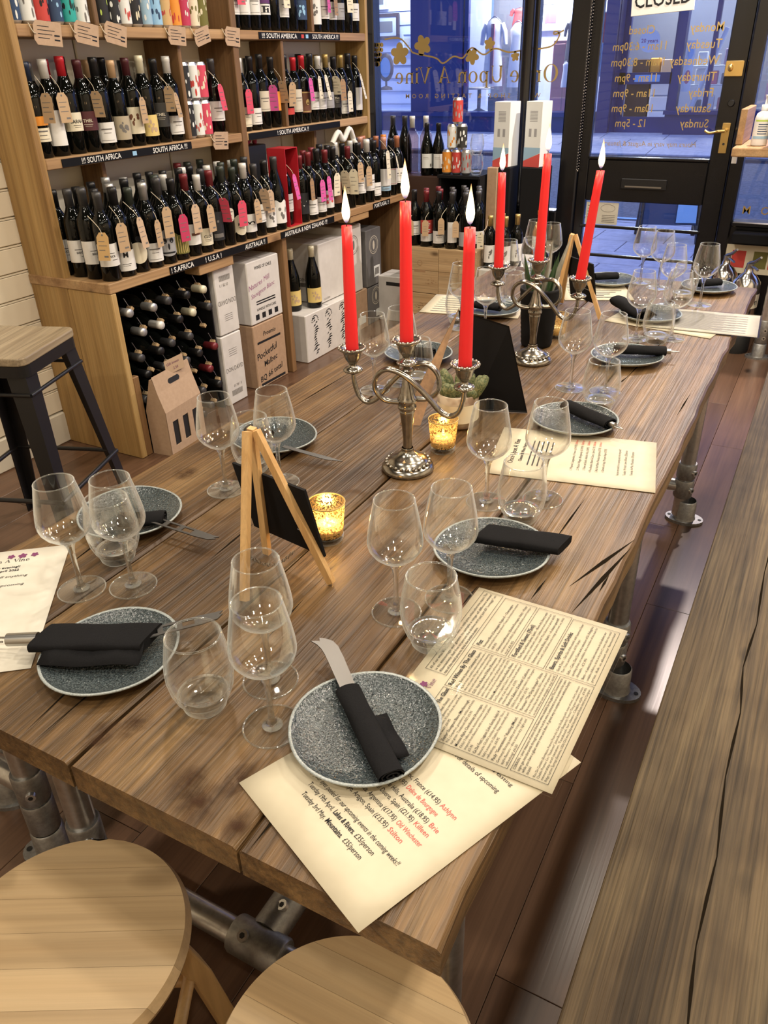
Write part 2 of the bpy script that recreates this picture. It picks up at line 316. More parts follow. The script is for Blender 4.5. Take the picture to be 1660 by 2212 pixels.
speckle('leaf_green', (.02,.055,.02), (.06,.11,.045), 22, .4, .4, .6)
speckle('leaf_silver', (.26,.27,.23), (.36,.36,.30), 30, .4, .4, .6)
plain('soil', (.03,.02,.012), .9)
speckle('birch_wrap', (.20,.13,.085), (.50,.42,.31), 26, .5, .4, .6)
# outside
plain('shop_blue', (.012,.019,.10), .35)
plain('shop_white', (.62,.66,.80), .5); plain('shop_grey', (.16,.16,.17), .6)
speckle('asphalt', (.07,.08,.10), (.12,.13,.155), 30, .8, .4, .6, .2)
speckle('slab_stone', (.42,.40,.42), (.52,.50,.52), 14, .75, .35, .65)
plain('kerb_dark', (.05,.055,.07), .7)
plain('red_cab', (.20,.035,.05), .5); plain('cloth_white', (.78,.76,.70), .8); plain('cloth_dark', (.03,.03,.035), .8)
plain('bag_orange', (.75,.36,.05), .6); plain('dark_wood', (.045,.02,.012), .5)
plain('extinguisher', (.62,.60,.57), .16, metal=1.0)
plain('rubber', (.01,.01,.01), .6); plain('plastic_white', (.78,.78,.78), .3); plain('chain_metal', (.25,.23,.2), .35, metal=1.0)
# ------------------------------------------------------------ floor, walls, ceiling
floor = struct(MB().box(-2.72, 1.5, -1.6, 4.9, -.06, -.012).build('floor', 'dark_wood'))
pw, plen = .192, 1.21
_fp = {}
row = 0; x = -2.72
while x < 1.5:
    y = -1.6 - (row*.47) % plen
    while y < 4.86:
        a, b_ = max(y, -1.6), min(y+plen, 4.86)
        if b_-a > .02:
            k = round(b_-a, 3)
            if k not in _fp: _fp[k] = MB().cbox(0, pw-.0012, 0, b_-a-.0012, -.012, 0, .0008).mesh('floor_plank', 'floor_wood')
            link('plank', _fp[k], floor, (x, a, 0))
        y += plen
    x += pw; row += 1
wl = struct(MB().box(-2.76, -2.712, -1.6, 2.06, 0, 2.7).build('wall_left', 'cream_paint'))
_b = MB().cbox(-2.712, -2.70, -1.6, 2.055, 0, .086, .002).box(-2.712, -2.702, -1.6, 2.055, .0885, .0945).mesh('cladding_board', 'cream_paint')
for i in range(26): link('board', _b, wl, (0, 0, .14+i*.098))
struct(MB().cbox(-2.712, -2.690, -1.6, 2.055, 0, .135, .006).build('baseboard_left', 'skirting'))
wb = struct(MB().box(-2.78, -2.712, 2.06, 4.86, 0, 2.7).build('wall_shelf', 'skirting'))
_bk = MB().cbox(-2.712, -2.70, .004, .436, .004, .211, .004).mesh('block', 'block_paint')
for r in range(12):
    for c in range(7):
        y0 = 2.06+c*.44-(.22 if r % 2 else 0)
        if y0 > 1.83 and y0 < 4.6: link('block', _bk, wb, (0, y0 if y0 > 2.06 else 2.06, .03+r*.215))
struct(MB().box(-2.8, 1.55, -1.65, 4.9, 2.7, 2.76).build('ceiling', 'ceiling_dark'))
struct(MB().box(1.5, 1.55, -1.65, 4.9, 0, 2.7).build('wall_right', 'cream_paint'))
struct(MB().box(-2.8, 1.55, -1.65, -1.6, 0, 2.7).build('wall_back', 'cream_paint'))
# ------------------------------------------------------------ shop front
YF = 4.80
wf = struct(MB().box(-2.78, 1.55, YF, YF+.09, 2.05, 2.7).box(-2.78, -2.70, YF, YF+.09, 0, 2.05).build('wall_front', 'black_gloss'))
def panes(parent, name, x0, x1, z0, z1, y=YF+.035): return MB().box(x0, x1, y, y+.006, z0, z1).build(name, 'window_glass', parent)
w1 = struct(MB().box(-2.70, -1.44, YF, YF+.10, 0, .43).build('window_1', 'cream_paint'))
MB().cbox(-2.70, -1.44, YF-.02, YF+.08, .43, .60, .008).build('sill', 'black_gloss', w1)
MB().cbox(-2.70, -2.655, YF-.01, YF+.08, .60, 2.05, .006).build('frame', 'black_gloss', w1)
mp_ = MB(); mp_.lathe([(.035,0),(.05,.02),(.05,.05),(.034,.08),(.034,1.37),(.05,1.40),(.05,1.45)], 16, Matrix.Translation((-1.683, YF+.0, .60))); mp_.cbox(-1.735, -1.632, YF+.015, YF+.085, .60, 2.05, .008)
mp_.build('mullion', 'black_gloss', w1)
panes(w1, 'pane', -2.655, -1.735, .60, 2.05); panes(w1, 'pane', -1.632, -1.44, .60, 2.05)
# serif lettering, drawn as polygons
def sglyphs(mb, s, size, M, mi=0):
    x = 0.0
    def q(pts): mb.add([((x+a)*size, b*size, 0) for a, b in pts], [tuple(range(len(pts)))], M, mi)
    def rc(a, b, c, d): q([(a,c),(b,c),(b,d),(a,d)])
    def arc(cx, cy_, rx, ry, tx, ty, a0, a1, n=14):
        vs = []
        for i in range(n+1):
            a = R(a0+(a1-a0)*i/n); vs += [((x+cx+rx*cos(a))*size, (cy_+ry*sin(a))*size, 0), ((x+cx+(rx-tx)*cos(a))*size, (cy_+(ry-ty)*sin(a))*size, 0)]
        mb.add(vs, [(2*i,2*i+2,2*i+3,2*i+1) for i in range(n)], M, mi)
    def stem(a, y0, y1, w=.10, s0=True, s1=True):
        rc(a, a+w, y0, y1)
        if s0: rc(a-.05, a+w+.05, y0, y0+.03)
        if s1: rc(a-.05, a+w, y1-.03, y1)
    for ch in s:
        w = .3
        if ch == 'O': arc(.37,.35,.35,.37,.12,.035,0,360,28); w = .78
        elif ch == 'n': stem(.07,0,.48); arc(.27,.28,.20,.20,.10,.06,0,150); stem(.37,0,.30,.10,True,False); w = .58
        elif ch == 'c': arc(.25,.24,.22,.25,.11,.035,45,315,20); w = .48
        elif ch == 'e': arc(.25,.24,.22,.25,.11,.035,0,315,22); rc(.10,.46,.235,.265); w = .50
        elif ch == 'U': stem(.06,.25,.7,.11,False,True); rc(.11,.22,.67,.7); stem(.52,.25,.7,.04,False,True); rc(.53,.61,.67,.7); arc(.31,.26,.25,.27,.09,.06,180,360); w = .68
        elif ch == 'p': stem(.07,-.22,.48); arc(.29,.24,.21,.25,.11,.04,-150,150,20); w = .56
        elif ch == 'o': arc(.26,.24,.24,.25,.11,.03,0,360,24); w = .54
        elif ch == 'A': q([(.03,0),(.07,0),(.34,.7),(.30,.7)]); q([(.47,0),(.61,0),(.36,.72),(.28,.72)]); rc(.16,.48,.22,.255); rc(-.02,.14,0,.03); rc(.42,.68,0,.03); w = .70
        elif ch == 'V': q([(.05,.7),(.18,.7),(.39,0),(.33,-.02)]); q([(.58,.7),(.62,.7),(.38,0),(.34,0)]); rc(-.02,.25,.67,.7); rc(.50,.70,.67,.7); w = .66
        elif ch == 'i': stem(.07,0,.48); arc(.12,.62,.06,.06,.06,.06,0,360,10); w = .25
        x += w+.015
    return x*size
def decal_M(xr, z, y=YF+.030): return frame((xr, y, z), (-1,0,0), (0,0,1))
gl_ = MB(); wtot = sglyphs(MB(), 'Once Upon A Vine', 1, Matrix()); sz_ = 1.03/wtot
sglyphs(gl_, 'Once Upon A Vine', sz_, decal_M(-1.505, 1.272)); gl_.build('shop_name_lettering', 'gold_leaf', w1)
gl_ = MB(); text(gl_, 'WINE SHOP & TASTING ROOM', .034, decal_M(-1.60, 1.193), spacing=1.75, width=.86, bold=.006); gl_.build('small_lettering', 'gold_leaf', w1)
gl_ = MB(); vp_ = bez([(a, 0, c) for a, c in [(-2.60,1.507),(-2.54,1.512),(-2.485,1.504),(-2.43,1.455),(-2.399,1.431),(-2.262,1.404),(-2.211,1.375),(-2.144,1.408),(-2.085,1.40),(-2.029,1.449),(-1.956,1.413),(-1.887,1.441),(-1.803,1.421),(-1.708,1.43),(-1.615,1.434),(-1.55,1.447),(-1.517,1.49),(-1.53,1.512),(-1.55,1.508),(-1.54,1.498),(-1.492,1.516)]], 6)
for i in range(len(vp_)-1):
    a, c = vp_[i], vp_[i+1]; d = (c-a).normalized(); n_ = Vector((-d.z, 0, d.x))*.0042
    gl_.add([a-n_, c-n_, c+n_, a+n_], [(0,1,2,3)], Matrix.Translation((0, YF+.030, 0)))
def leaf_poly(r, k=5, ph=0):
    return [(r*(.62+.38*abs(cos(k*(a)/2)))*cos(a+ph), r*(.62+.38*abs(cos(k*a/2)))*sin(a+ph)) for a in [2*pi*i/40 for i in range(40)]]
for lx, lz, lr, ph in ((-2.498,1.428,.062,.3),(-2.344,1.469,.056,1.2),(-2.027,1.406,.044,.8),(-1.922,1.464,.034,.5),(-1.764,1.40,.026,.2)):
    gl_.flat(leaf_poly(lr, 5, ph), 0, decal_M(lx, lz))
for i in range(24):
    r_ = i//5; gx = -2.655+((i % 5)-2)*.019*(1-r_*.16)+random.uniform(-.004,.004); gz = 1.48-r_*.026+random.uniform(-.004,.004)
    gl_.flat([(.0125*cos(2*pi*j/10), .0125*sin(2*pi*j/10)) for j in range(10)], 0, decal_M(gx, gz))
gl_.build('vine_decal', 'gold_leaf', w1)
# door
dr = struct(MB().cbox(-1.445, -1.340, YF-.01, YF+.09, 0, 2.05, .008).cbox(-.530, -.462, YF-.01, YF+.09, 0, 2.05, .008).box(-1.34, -.53, YF, YF+.09, 0, .015).build('door_1', 'black_gloss'))
yd0, yd1 = YF+.012, YF+.055
MB().cbox(-1.338, -1.282, yd0, yd1, .015, 2.045, .005).build('stile', 'black_gloss', dr); MB().cbox(-.634, -.533, yd0, yd1, .015, 2.045, .005).build('stile', 'black_gloss', dr)
MB().cbox(-1.282, -.634, yd0, yd1, .665, .885, .005).build('rail', 'black_gloss', dr); MB().cbox(-1.282, -.634, yd0, yd1, .015, .19, .005).build('rail', 'black_gloss', dr)
MB().cbox(-1.282, -.634, yd0-.006, yd1, .885, .898, .003).build('glazing_bead', 'black_gloss', dr)
for z in (.525, .363): MB().cbox(-1.30, -.62, yd0-.012, yd0+.008, z-.008, z+.008, .003).build('guard_bar', 'black_gloss', dr)
panes(dr, 'pane', -1.282, -.634, .898, 2.045, YF+.030); panes(dr, 'pane', -1.282, -.634, .19, .665, YF+.030)
hp = MB().cbox(-.598, -.557, yd0-.007, yd0, .93, 1.075, .002).build('handle_plate', 'brass', dr)
hm = MB(); hm.tube([(-.577,yd0-.005,1.04),(-.577,yd0-.05,1.04)], .008, 10); hm.tube(bez([(-.577,yd0-.05,1.04),(-.61,yd0-.052,1.037),(-.65,yd0-.05,1.03),(-.675,yd0-.045,1.04)]), [.009]*9+[.007]*(16), 10); hm.build('lever', 'brass', hp)
MB().tube([(-.577,yd0-.009,.975),(-.577,yd0-.006,.975)], .006, 10).build('keyhole', 'socket_dark', hp)
lk = MB().cbox(-.632, -.545, yd0-.022, yd0, 1.285, 1.355, .003).build('latch_case', 'brass', dr); MB().ball((-.605, yd0-.03, 1.325), .013, 8, 0, 1.4).build('latch_knob', 'brass', lk)
MB().tube([(-.575,yd0-.012,1.165),(-.575,yd0,1.165)], [.014,.018], 14).build('escutcheon', 'black_metal', dr)
lb = MB().cbox(-1.085, -.835, yd0-.010, yd0, .735, .790, .003).build('letter_plate', 'black_metal', dr); MB().box(-1.06, -.86, yd0-.013, yd0-.010, .745, .753).build('letter_flap_edge', 'steel', lb)
ht = MB()
HRS = [('Monday','Closed'),('Tuesday','11am - 6:30pm'),('Wednesday','11am - 8:30pm'),('Thursday','11am - 9pm'),('Friday','11am - 9pm'),('Saturday','10am - 9pm'),('Sunday','12 - 5pm')]
for i, (d, h) in enumerate(HRS):
    z = 1.485-i*.0725; text(ht, d, .058, decal_M(-.70+.03-.01*0, z, YF+.027), bold=.006, sx=.88); text(ht, h, .055, decal_M(-1.075, z, YF+.027), align='CENTER', bold=.006, sx=.86)
text(ht, 'Hours may vary in August & January', .036, decal_M(-.715, .955, YF+.027), width=.50, shear=.2)
ht.build('opening_hours_lettering', 'gold_leaf', dr)
# right hand window
w2 = struct(MB().box(-.462, 1.5, YF, YF+.09, 0, .58).build('window_2', 'black_gloss'))
MB().cbox(-.462, 1.5, YF-.035, YF+.07, .575, .602, .006).build('sill', 'black_gloss', w2)
panes(w2, 'pane', -.462, .55, .60, 2.05); MB().cbox(.55, .62, YF, YF+.08, .60, 2.05, .006).build('mullion', 'black_gloss', w2); panes(w2, 'pane', .62, 1.5, .60, 2.05)
gl_ = MB(); text(gl_, 'M', .058, frame((-.427, YF+.03, .634), (1,0,0), (0,0,1)), bold=.004); text(gl_, 'O', .058, frame((-.335, YF+.03, .634), (1,0,0), (0,0,1)), bold=.004)
gl_.build('gold_lettering', 'gold_leaf', w2)
# things fixed to or hanging on the shop front
cs = thing('closed_sign', 'white CLOSED sign hanging inside the door glass', 'sign', (-.98, YF-.004, 1.60))
cs.rotation_euler = (0, R(-3), 0)
MB().cbox(-.155, .155, -.004, 0, -.03, .11, .002).build('board', 'pr_white', cs)
tm = MB(); text(tm, 'CLOSED', .088, frame((0, -.0052, .005), (1,0,0), (0,0,1)), align='CENTER', bold=.012, sx=.86); tm.build('lettering', 'pr_ink', cs)
ch = MB()
for i in range(84):
    z = .83+i*.0147; s_ = 1 if i % 2 else -1
    for dx in (-.005, .005): ch.ball((-1.333+dx, YF-.022, z+(.004 if dx > 0 else 0)), .0034, 4)
ch.ball((-1.333, YF-.022, .823), .006, 6)
tag(ch.build('bead_chain', 'chain_metal'), 'looped bead chain of the blind hanging on the black door post', 'blind chain')
nt_ = thing('door_notice', 'white printed notice behind the low pane of the door', 'notice', (0, 0, 0))
MB().box(-1.272, -1.085, YF+.022, YF+.024, .535, .655).build('sheet', 'paper_pale', nt_)
pm = MB()
el = [(-1.145+.042*cos(a), .625+.021*sin(a)) for a in [2*pi*i/24 for i in range(24)]]
for i in range(24):
    (ax, az), (bx_, bz) = el[i], el[(i+1) % 24]; pm.add([(ax,YF+.021,az),(bx_,YF+.021,bz),(bx_*.965-1.145*.035,YF+.021,.625+(bz-.625)*.93),(ax*.965-1.145*.035,YF+.021,.625+(az-.625)*.93)], [(0,1,2,3)])
for i in range(5): pm.box(-1.175, -1.10, YF+.0205, YF+.0215, .585-i*.009, .587-i*.009); pm.box(-1.262, -1.225, YF+.0205, YF+.0215, .635-i*.016, .638-i*.016)
pm.build('print', 'pr_inkgrey', nt_)
# ------------------------------------------------------------ the street
road = struct(MB().add([(-14,8.1,-.04),(6,8.1,-.04),(6,11.35,.20),(-14,11.35,.20)], [(0,1,2,3)]).build('road', 'asphalt'))
for y0, y1 in ((8.16,8.22),(8.30,8.36)): MB().add([(-14,y0,-.034+(y0-8.1)*.074),(6,y0,-.034+(y0-8.1)*.074),(6,y1,-.034+(y1-8.1)*.074),(-14,y1,-.034+(y1-8.1)*.074)], [(0,1,2,3)]).build('road_line', 'pr_sky', road)
pv = struct(MB().box(-14, 6, 4.89, 8.0, -.09, -.03).build('pavement', 'kerb_dark'))
_sl = MB().cbox(.004, .596, .004, .446, -.03, -.004, .003).mesh('slab', 'slab_stone')
for r in range(7):
    for c in range(9): link('slab', _sl, pv, (-3.9+c*.6+(.3 if r % 2 else 0), 4.89+r*.45, 0))
MB().cbox(-14, 6, 8.0, 8.12, -.12, -.004, .01).build('kerb', 'slab_stone', pv)
pf = struct(MB().add([(-14,11.4,.24),(6,11.4,.24),(6,13,.37),(-14,13,.37)], [(0,1,2,3)]).box(-14, 6, 11.34, 11.42, .1, .235).build('far_pavement', 'kerb_dark'))
_sl2 = MB().cbox(.005, .895, .005, .525, -.03, 0, .003).mesh('slab', 'slab_stone')
for r in range(3):
    for c in range(13): o = link('slab', _sl2, pf, (-9.5+c*.9+(.45 if r % 2 else 0), 11.42+r*.53, .262+r*.043)); o.rotation_euler = (.081, 0, 0)
# parked A-board seen through the low pane of the door
ab = thing('pavement_sign', 'low black folding pavement sign standing outside the door', 'sign', (-1.22, 7.35, 0), R(14))
for dx in (-.24, .24):
    for dy in (-.20, .20): MB().tube([(dx,dy,0),(dx*.9,0,.55)], .02, 6).build('leg', 'black_metal', ab)
for s_ in (-1, 1): MB().add([(-.23,s_*.155,.14),(.23,s_*.155,.14),(.22,s_*.02,.52),(-.22,s_*.02,.52)], [(0,1,2,3)]).build('panel', 'black_matt' if s_ > 0 else 'pr_navy', ab)
MB().add([(.05,-.165,.16),(.21,-.165,.16),(.205,-.04,.50),(.06,-.04,.50)], [(0,1,2,3)]).build('poster', 'pr_sky', ab)
MB().tube(bez([(.22,-.17,.10),(.22,-.03,.07),(.22,.16,.12)]), .006, 6).build('chain', 'black_metal', ab)
# ------------------------------------------------------------ the shop across the street
YO = 13.0
op = thing('opposite_shop', 'blue painted shop front with lit display windows across the street', 'building', (0, YO, .3))
def opart(name, m, *b): return MB().box(*b).build(name, m, op)
opart('fascia', 'shop_blue', -9, 1.5, -.1, .3, 2.2, 3.9)
opart('plinth', 'shop_blue', -9, -3.45, -.12, .3, 0, .30); opart('sill', 'shop_blue', -9, -3.45, -.18, .2, .30, .36)
opart('blue_panel', 'shop_blue', -6.50, -5.60, -.05, .1, .36, 2.2)
opart('plinth', 'shop_blue', -2.40, 1.5, -.12, .3, 0, .34); opart('sill', 'shop_blue', -2.42, 1.5, -.18, .2, .34, .39)
for a, b_ in ((-3.78,-3.62),(-3.40,-3.22),(-2.39,-2.28),(-1.42,-1.25)): opart('pilaster', 'shop_blue', a, b_, -.08, .12, .0, 2.2)
for xx in (-5.55, -1.9): opart('glazing_bar', 'shop_blue', xx-.03, xx+.03, -.03, .05, .36, 2.2)
d2 = opart('door', 'shop_blue', -3.22, -2.39, .30, .36, .0, .28); MB().box(-3.22, -2.39, .29, .37, .71, .86).build('rail', 'shop_blue', d2)
for a, b_ in ((-3.22,-3.12),(-2.48,-2.39)): MB().box(a, b_, .29, .37, .28, 2.2).build('stile', 'shop_blue', d2)
MB().box(-2.98, -2.62, .285, .29, .74, .83).build('letter_plate', 'pr_sky', d2)
opart('side_return', 'shop_blue', -2.40, -2.36, 0, .34, 0, 2.2); opart('side_return', 'shop_blue', -3.25, -3.21, 0, .34, 0, 2.2)
opart('back_wall', 'shop_white', -9, -5.6, 1.0, 1.1, 0, 2.3); opart('back_wall', 'shop_grey', -5.6, -4.9, 1.2, 1.3, 0, 2.3); opart('back_wall', 'shop_white', -4.9, -3.7, 1.0, 1.1, 0, 2.3); opart('back_wall', 'shop_grey', -3.7, 1.5, 2.2, 2.3, 0, 2.3)
opart('display_floor', 'shop_white', -9, -3.7, .1, 1.0, .28, .33); opart('display_floor', 'shop_grey', -2.3, 1.5, .1, 1.4, .28, .36); opart('ceiling', 'shop_white', -9, 1.5, .1, 2.3, 2.3, 2.35)
for i in range(9): MB().box(-7.9, -6.5, .985, .998, .42+i*.2, .425+i*.2).build('board_line', 'shop_blue', op)
pn = MB().box(-9, -6.5, .0, .006, .36, 2.2).box(-5.6, -3.78, .0, .006, .36, 2.2).box(-2.28, 1.5, .0, .006, .36, 2.2).build('glass', 'window_glass', op)
COOL = (.80, .88, 1.0)
for lx, ly, lz, e, c in ((-7.1,.55,2.1,45,COOL),(-4.75,.45,2.1,170,(.98,.96,.95)),(-4.2,.6,2.1,110,(.95,.95,1)),(-2.8,1.2,2.1,70,COOL),(-1.8,.6,2.1,80,(.97,.97,1)),(-.2,.7,2.1,60,COOL)):
    lamp('display_spotlight', 'POINT', (lx, YO+ly, .3+lz), e, c, .12)
def outbox(name, label, cat, m, x0, x1, z0, z1, y=13.5, d=.1, group=None): return tag(MB().cbox(-(x1-x0)/2, (x1-x0)/2, -d/2, d/2, 0, z1-z0, min(.01, (x1-x0)*.1, d*.3)).build(name, m, None, ((x0+x1)/2, y, z0)), label, cat, group)
def picture(label, x0, x1, z0, z1, fr, art, y=13.95, fw=.05):
    t_ = thing('framed_picture', label, 'picture', ((x0+x1)/2, y, (z0+z1)/2)); w, h = (x1-x0)/2, (z1-z0)/2
    f = MB(); f.box(-w,w,-.02,.02,h-fw,h).box(-w,w,-.02,.02,-h,-h+fw).box(-w,-w+fw,-.02,.02,-h+fw,h-fw).box(w-fw,w,-.02,.02,-h+fw,h-fw); f.build('frame', fr, t_)
    MB().box(-w+fw, w-fw, -.004, .012, -h+fw, h-fw).build('mount', 'shop_white', t_); MB().box(-w*.5, w*.5, -.010, -.004, -h*.45, h*.4).build('print', art, t_)
picture('black framed print on white boards in opposite window', -7.72, -7.22, 1.72, 2.10, 'dark_wood', 'pr_inkgrey')
picture('pale framed print high in opposite window', -7.80, -7.42, 2.16, 2.42, 'pr_pale', 'pr_inkgrey', 13.95, .03)
picture('small pale framed sketch beside the blue panel opposite', -7.15, -6.97, 1.55, 1.80, 'pr_pale', 'pr_beige', 13.95, .02)
picture('purple and red print on the white wall opposite', -4.72, -4.36, 1.75, 2.12, 'pr_pale', 'pr_violet', 13.95, .02)
mi_ = thing('oval_mirror', 'dark wooden dressing mirror with oval glass in opposite window', 'mirror', (-7.25, 13.5, .96))
MB().lathe([(.11,0),(.10,.04),(.03,.06)], 14).build('foot', 'dark_wood', mi_)
MB().lathe([(0,-.02),(.14,-.02),(.14,.02),(0,.02)], 20, Matrix.Translation((0,0,.34)) @ Matrix.Scale(1.5, 4, (0,0,1)) @ Matrix.Rotation(R(90), 4, 'X')).build('frame', 'dark_wood', mi_)
MB().lathe([(0,.022),(.10,.022)], 20, Matrix.Translation((0,0,.34)) @ Matrix.Scale(1.5, 4, (0,0,1)) @ Matrix.Rotation(R(90), 4, 'X')).build('mirror_glass', 'pr_sky', mi_)
MB().tube([(0,0,.05),(0,0,.14)], .02, 8).build('post', 'dark_wood', mi_)
def garment(label, x, z0, z1, w, m, sleeve=True, stripe=None, y=13.5):
    t_ = thing('dress', label, 'garment', (x, y, z0)); h = z1-z0
    prof = [(.62,0),(.60,.2),(.52,.5),(.46,.68),(.50,.80),(.54,.90),(.30,.97),(.16,1.0)]
    MB().lathe([(w*a, h*b) for a, b in prof], 20, Matrix.Scale(.45, 4, (0,1,0)), rfun=lambda a, r: 1+.05*sin(9*a)).build('body', m, t_)
    if sleeve:
        for s_ in (-1, 1): MB().tube([(s_*w*.46,0,h*.92),(s_*w*.66,0,h*.80),(s_*w*.74,0,h*.62)], [w*.16,w*.15,w*.12], 10).build('sleeve', m, t_)
    if stripe: MB().box(-.02, .03, -w*.30, -w*.24, .04, h*.92).build('placket', stripe, t_)
    MB().tube(bez([(-w*.4,0,h*.95),(0,0,h*1.03),(w*.4,0,h*.95)]), .008, 6).build('hanger', 'steel', t_)
    return t_
garment('long white dress with red placket in the lit window opposite', -5.30, 1.0, 1.93, .27, 'cloth_white', True, 'red_cab')
garment('pale second dress beside the red striped one opposite', -4.93, .98, 1.86, .22, 'cloth_white', False, None, 13.55)
garment('small red top on a hanger in the lit window opposite', -4.98, 1.80, 2.06, .20, 'pr_red', True, None, 13.75)
garment('dark jacket hanging above the red cabinet opposite', -3.98, 1.30, 1.86, .16, 'cloth_dark', True, None, 13.33)
garment('white blouse hanging below the dark jacket opposite', -4.02, .98, 1.32, .12, 'cloth_white', False, None, 13.30)
garment('pink and white top on the mannequin by the opposite door', -3.50, 1.52, 1.92, .14, 'pr_pink', True, None, 13.2)
garment('blue skirt with pink motif by the opposite door', -3.50, 1.12, 1.55, .15, 'pr_sky', False, None, 13.12)
cab = thing('red_cabinet', 'dark red wooden cupboard in the window opposite', 'cupboard', (-4.12, 13.65, .61))
MB().cbox(-.20, .20, -.15, .15, 0, 1.0, .01).build('body', 'red_cab', cab)
for s_ in (-1, 1): MB().cbox(-.09+s_*.095, .09+s_*.095, -.165, -.15, .05, .95, .005).build('door', 'red_cab', cab)
rt = thing('round_table', 'round pale table below the white dress opposite', 'table', (-5.52, 13.5, .63))
MB().lathe([(0,.33),(.24,.33),(.24,.36),(0,.36)], 24).build('top', 'pr_beige', rt); MB().lathe([(.14,0),(.03,.05),(.03,.33)], 12).build('pedestal', 'dark_wood', rt)
outbox('handbag', 'black handbag standing beside the round table opposite', 'handbag', 'cloth_dark', -5.30, -5.02, .63, .86, 13.4, .12)
outbox('storage_box', 'dark wooden box on the shelf inside the opposite door', 'box', 'dark_wood', -3.15, -2.90, 1.10, 1.33, 13.9, .2)
outbox('shopping_bag', 'orange bag on the shelf inside the opposite door', 'bag', 'bag_orange', -2.90, -2.75, 1.10, 1.34, 13.9, .1)
outbox('basket', 'pale basket with orange contents inside the opposite door', 'basket', 'pr_tan', -2.73, -2.55, 1.10, 1.32, 13.9, .15)
outbox('display_shelf', 'dark shelf inside the opposite door', 'shelf', 'dark_wood', -3.2, -2.45, 1.05, 1.10, 13.9, .35)
outbox('dark_cupboard', 'dark brown cupboard low inside the opposite door', 'cupboard', 'dark_wood', -3.2, -2.85, .42, 1.05, 13.9, .3)
dwx = thing('drawer_cabinet', 'white drawer unit low inside the opposite door', 'drawers', (-2.64, 13.9, .42))
MB().cbox(-.19, .19, -.15, .15, 0, .63, .008).build('body', 'pr_pale', dwx)
for i in range(3): MB().cbox(-.17, .17, -.165, -.15, .03+i*.2, .21+i*.2, .005).build('drawer', 'cloth_white', dwx)
rs = thing('round_sticker', 'round pale blue 20 years sticker on the door opposite', 'sticker', (-2.83, YO+.285, 1.555))
MB().add([(.145*cos(2*pi*i/28), -.004, .145*sin(2*pi*i/28)) for i in range(28)], [tuple(range(28))]).build('disc', 'pr_pale', rs)
tm = MB(); text(tm, '20 years', .07, frame((0, -.006, -.02), (1,0,0), (0,0,1)), align='CENTER', bold=.01); tm.build('lettering', 'pr_violet', rs)
st_ = thing('shop_banner', 'tall white banner with coloured ovals beside the opposite door', 'banner', (-2.20, YO+.04, .92))
MB().box(-.06, .06, 0, .006, 0, .62).build('sheet', 'cloth_white', st_)
for z, m in ((.48,'pr_sky'),(.18,'pr_pink')): MB().add([(.04*cos(2*pi*i/20), -.002, z+.085*sin(2*pi*i/20)) for i in range(20)], [tuple(range(20))]).build('oval', m, st_)
tag(MB().tube([(-1.78,13.12,1.68),(-2.11,13.12,.68)], .035, 10).build('white_pole', 'cloth_white'), 'white pole leaning across the shelves in opposite window', 'pole')
outbox('glass_shelving', 'white shelf in opposite right window, upper tier', 'shelf', 'pr_pale', -2.2, -1.45, 1.22, 1.235, 13.5, .3); outbox('glass_shelving', 'white shelf in opposite right window, lower tier', 'shelf', 'pr_pale', -2.2, -1.45, .98, .995, 13.5, .3)
kk = 0
for zz, row_ in ((1.235, ['pr_pale','pr_cream','pr_lilac','pr_yellow']), (.995, ['pr_white','pr_pink','cloth_dark','pr_sky']), (.66, ['cloth_dark','cloth_white','pr_red','pr_pale'])):
    for j, m in enumerate(row_):
        x0 = -2.16+j*.18; kk += 1
        tier = {1.235:'top', .995:'middle', .66:'bottom'}[zz]
        outbox('boxed_gift', f'{m.split("_")[1]} boxed gift, {ORD[j+1]} on the {tier} tier of opposite right window', 'gift', m, x0, x0+.13, zz, zz+.14+.03*((j*7+kk) % 3), 13.48, .1)
# ------------------------------------------------------------ pipe fittings helper
def flange(parent, x, y, z=0, rz=0):
    f = MB(); M = Matrix.Translation((x, y, z)) @ Matrix.Rotation(rz, 4, 'Z')
    pts = []
    for i in range(24):
        a = 2*pi*i/24; pts.append((.062*cos(a)*(1.0) , .043*sin(a)))
    f.prism(pts, 0, .010, M); f.lathe([(.036,.010),(.033,.018),(.032,.075),(.029,.078)], 20, M)
    o = f.build('flange', 'galv_cast', parent)
    for s_ in (-1, 1): MB().lathe([(0,.0112),(.006,.0112)], 10, M @ Matrix.Translation((s_*.050, 0, 0))).build('bolt_hole', 'socket_dark', o)
    return o
def grub(parent, p, d):
    d = Vector(d).normalized(); p = Vector(p); g = MB(); g.tube([p-d*.002, p+d*.006], [.0105, .0095], 12); o = g.build('grub_screw', 'galvanised', parent)
    MB().tube([p+d*.0055, p+d*.0066], .005, 6).build('hex_socket', 'socket_dark', o)
def sleeve(parent, p, q, r=.031):
    p = Vector(p); q = Vector(q); d = (q-p).normalized()
    return MB().tube([p, p+d*.004, q-d*.004, q], [r*.93, r, r, r*.93], 18).build('pipe_fitting', 'galv_cast', parent)
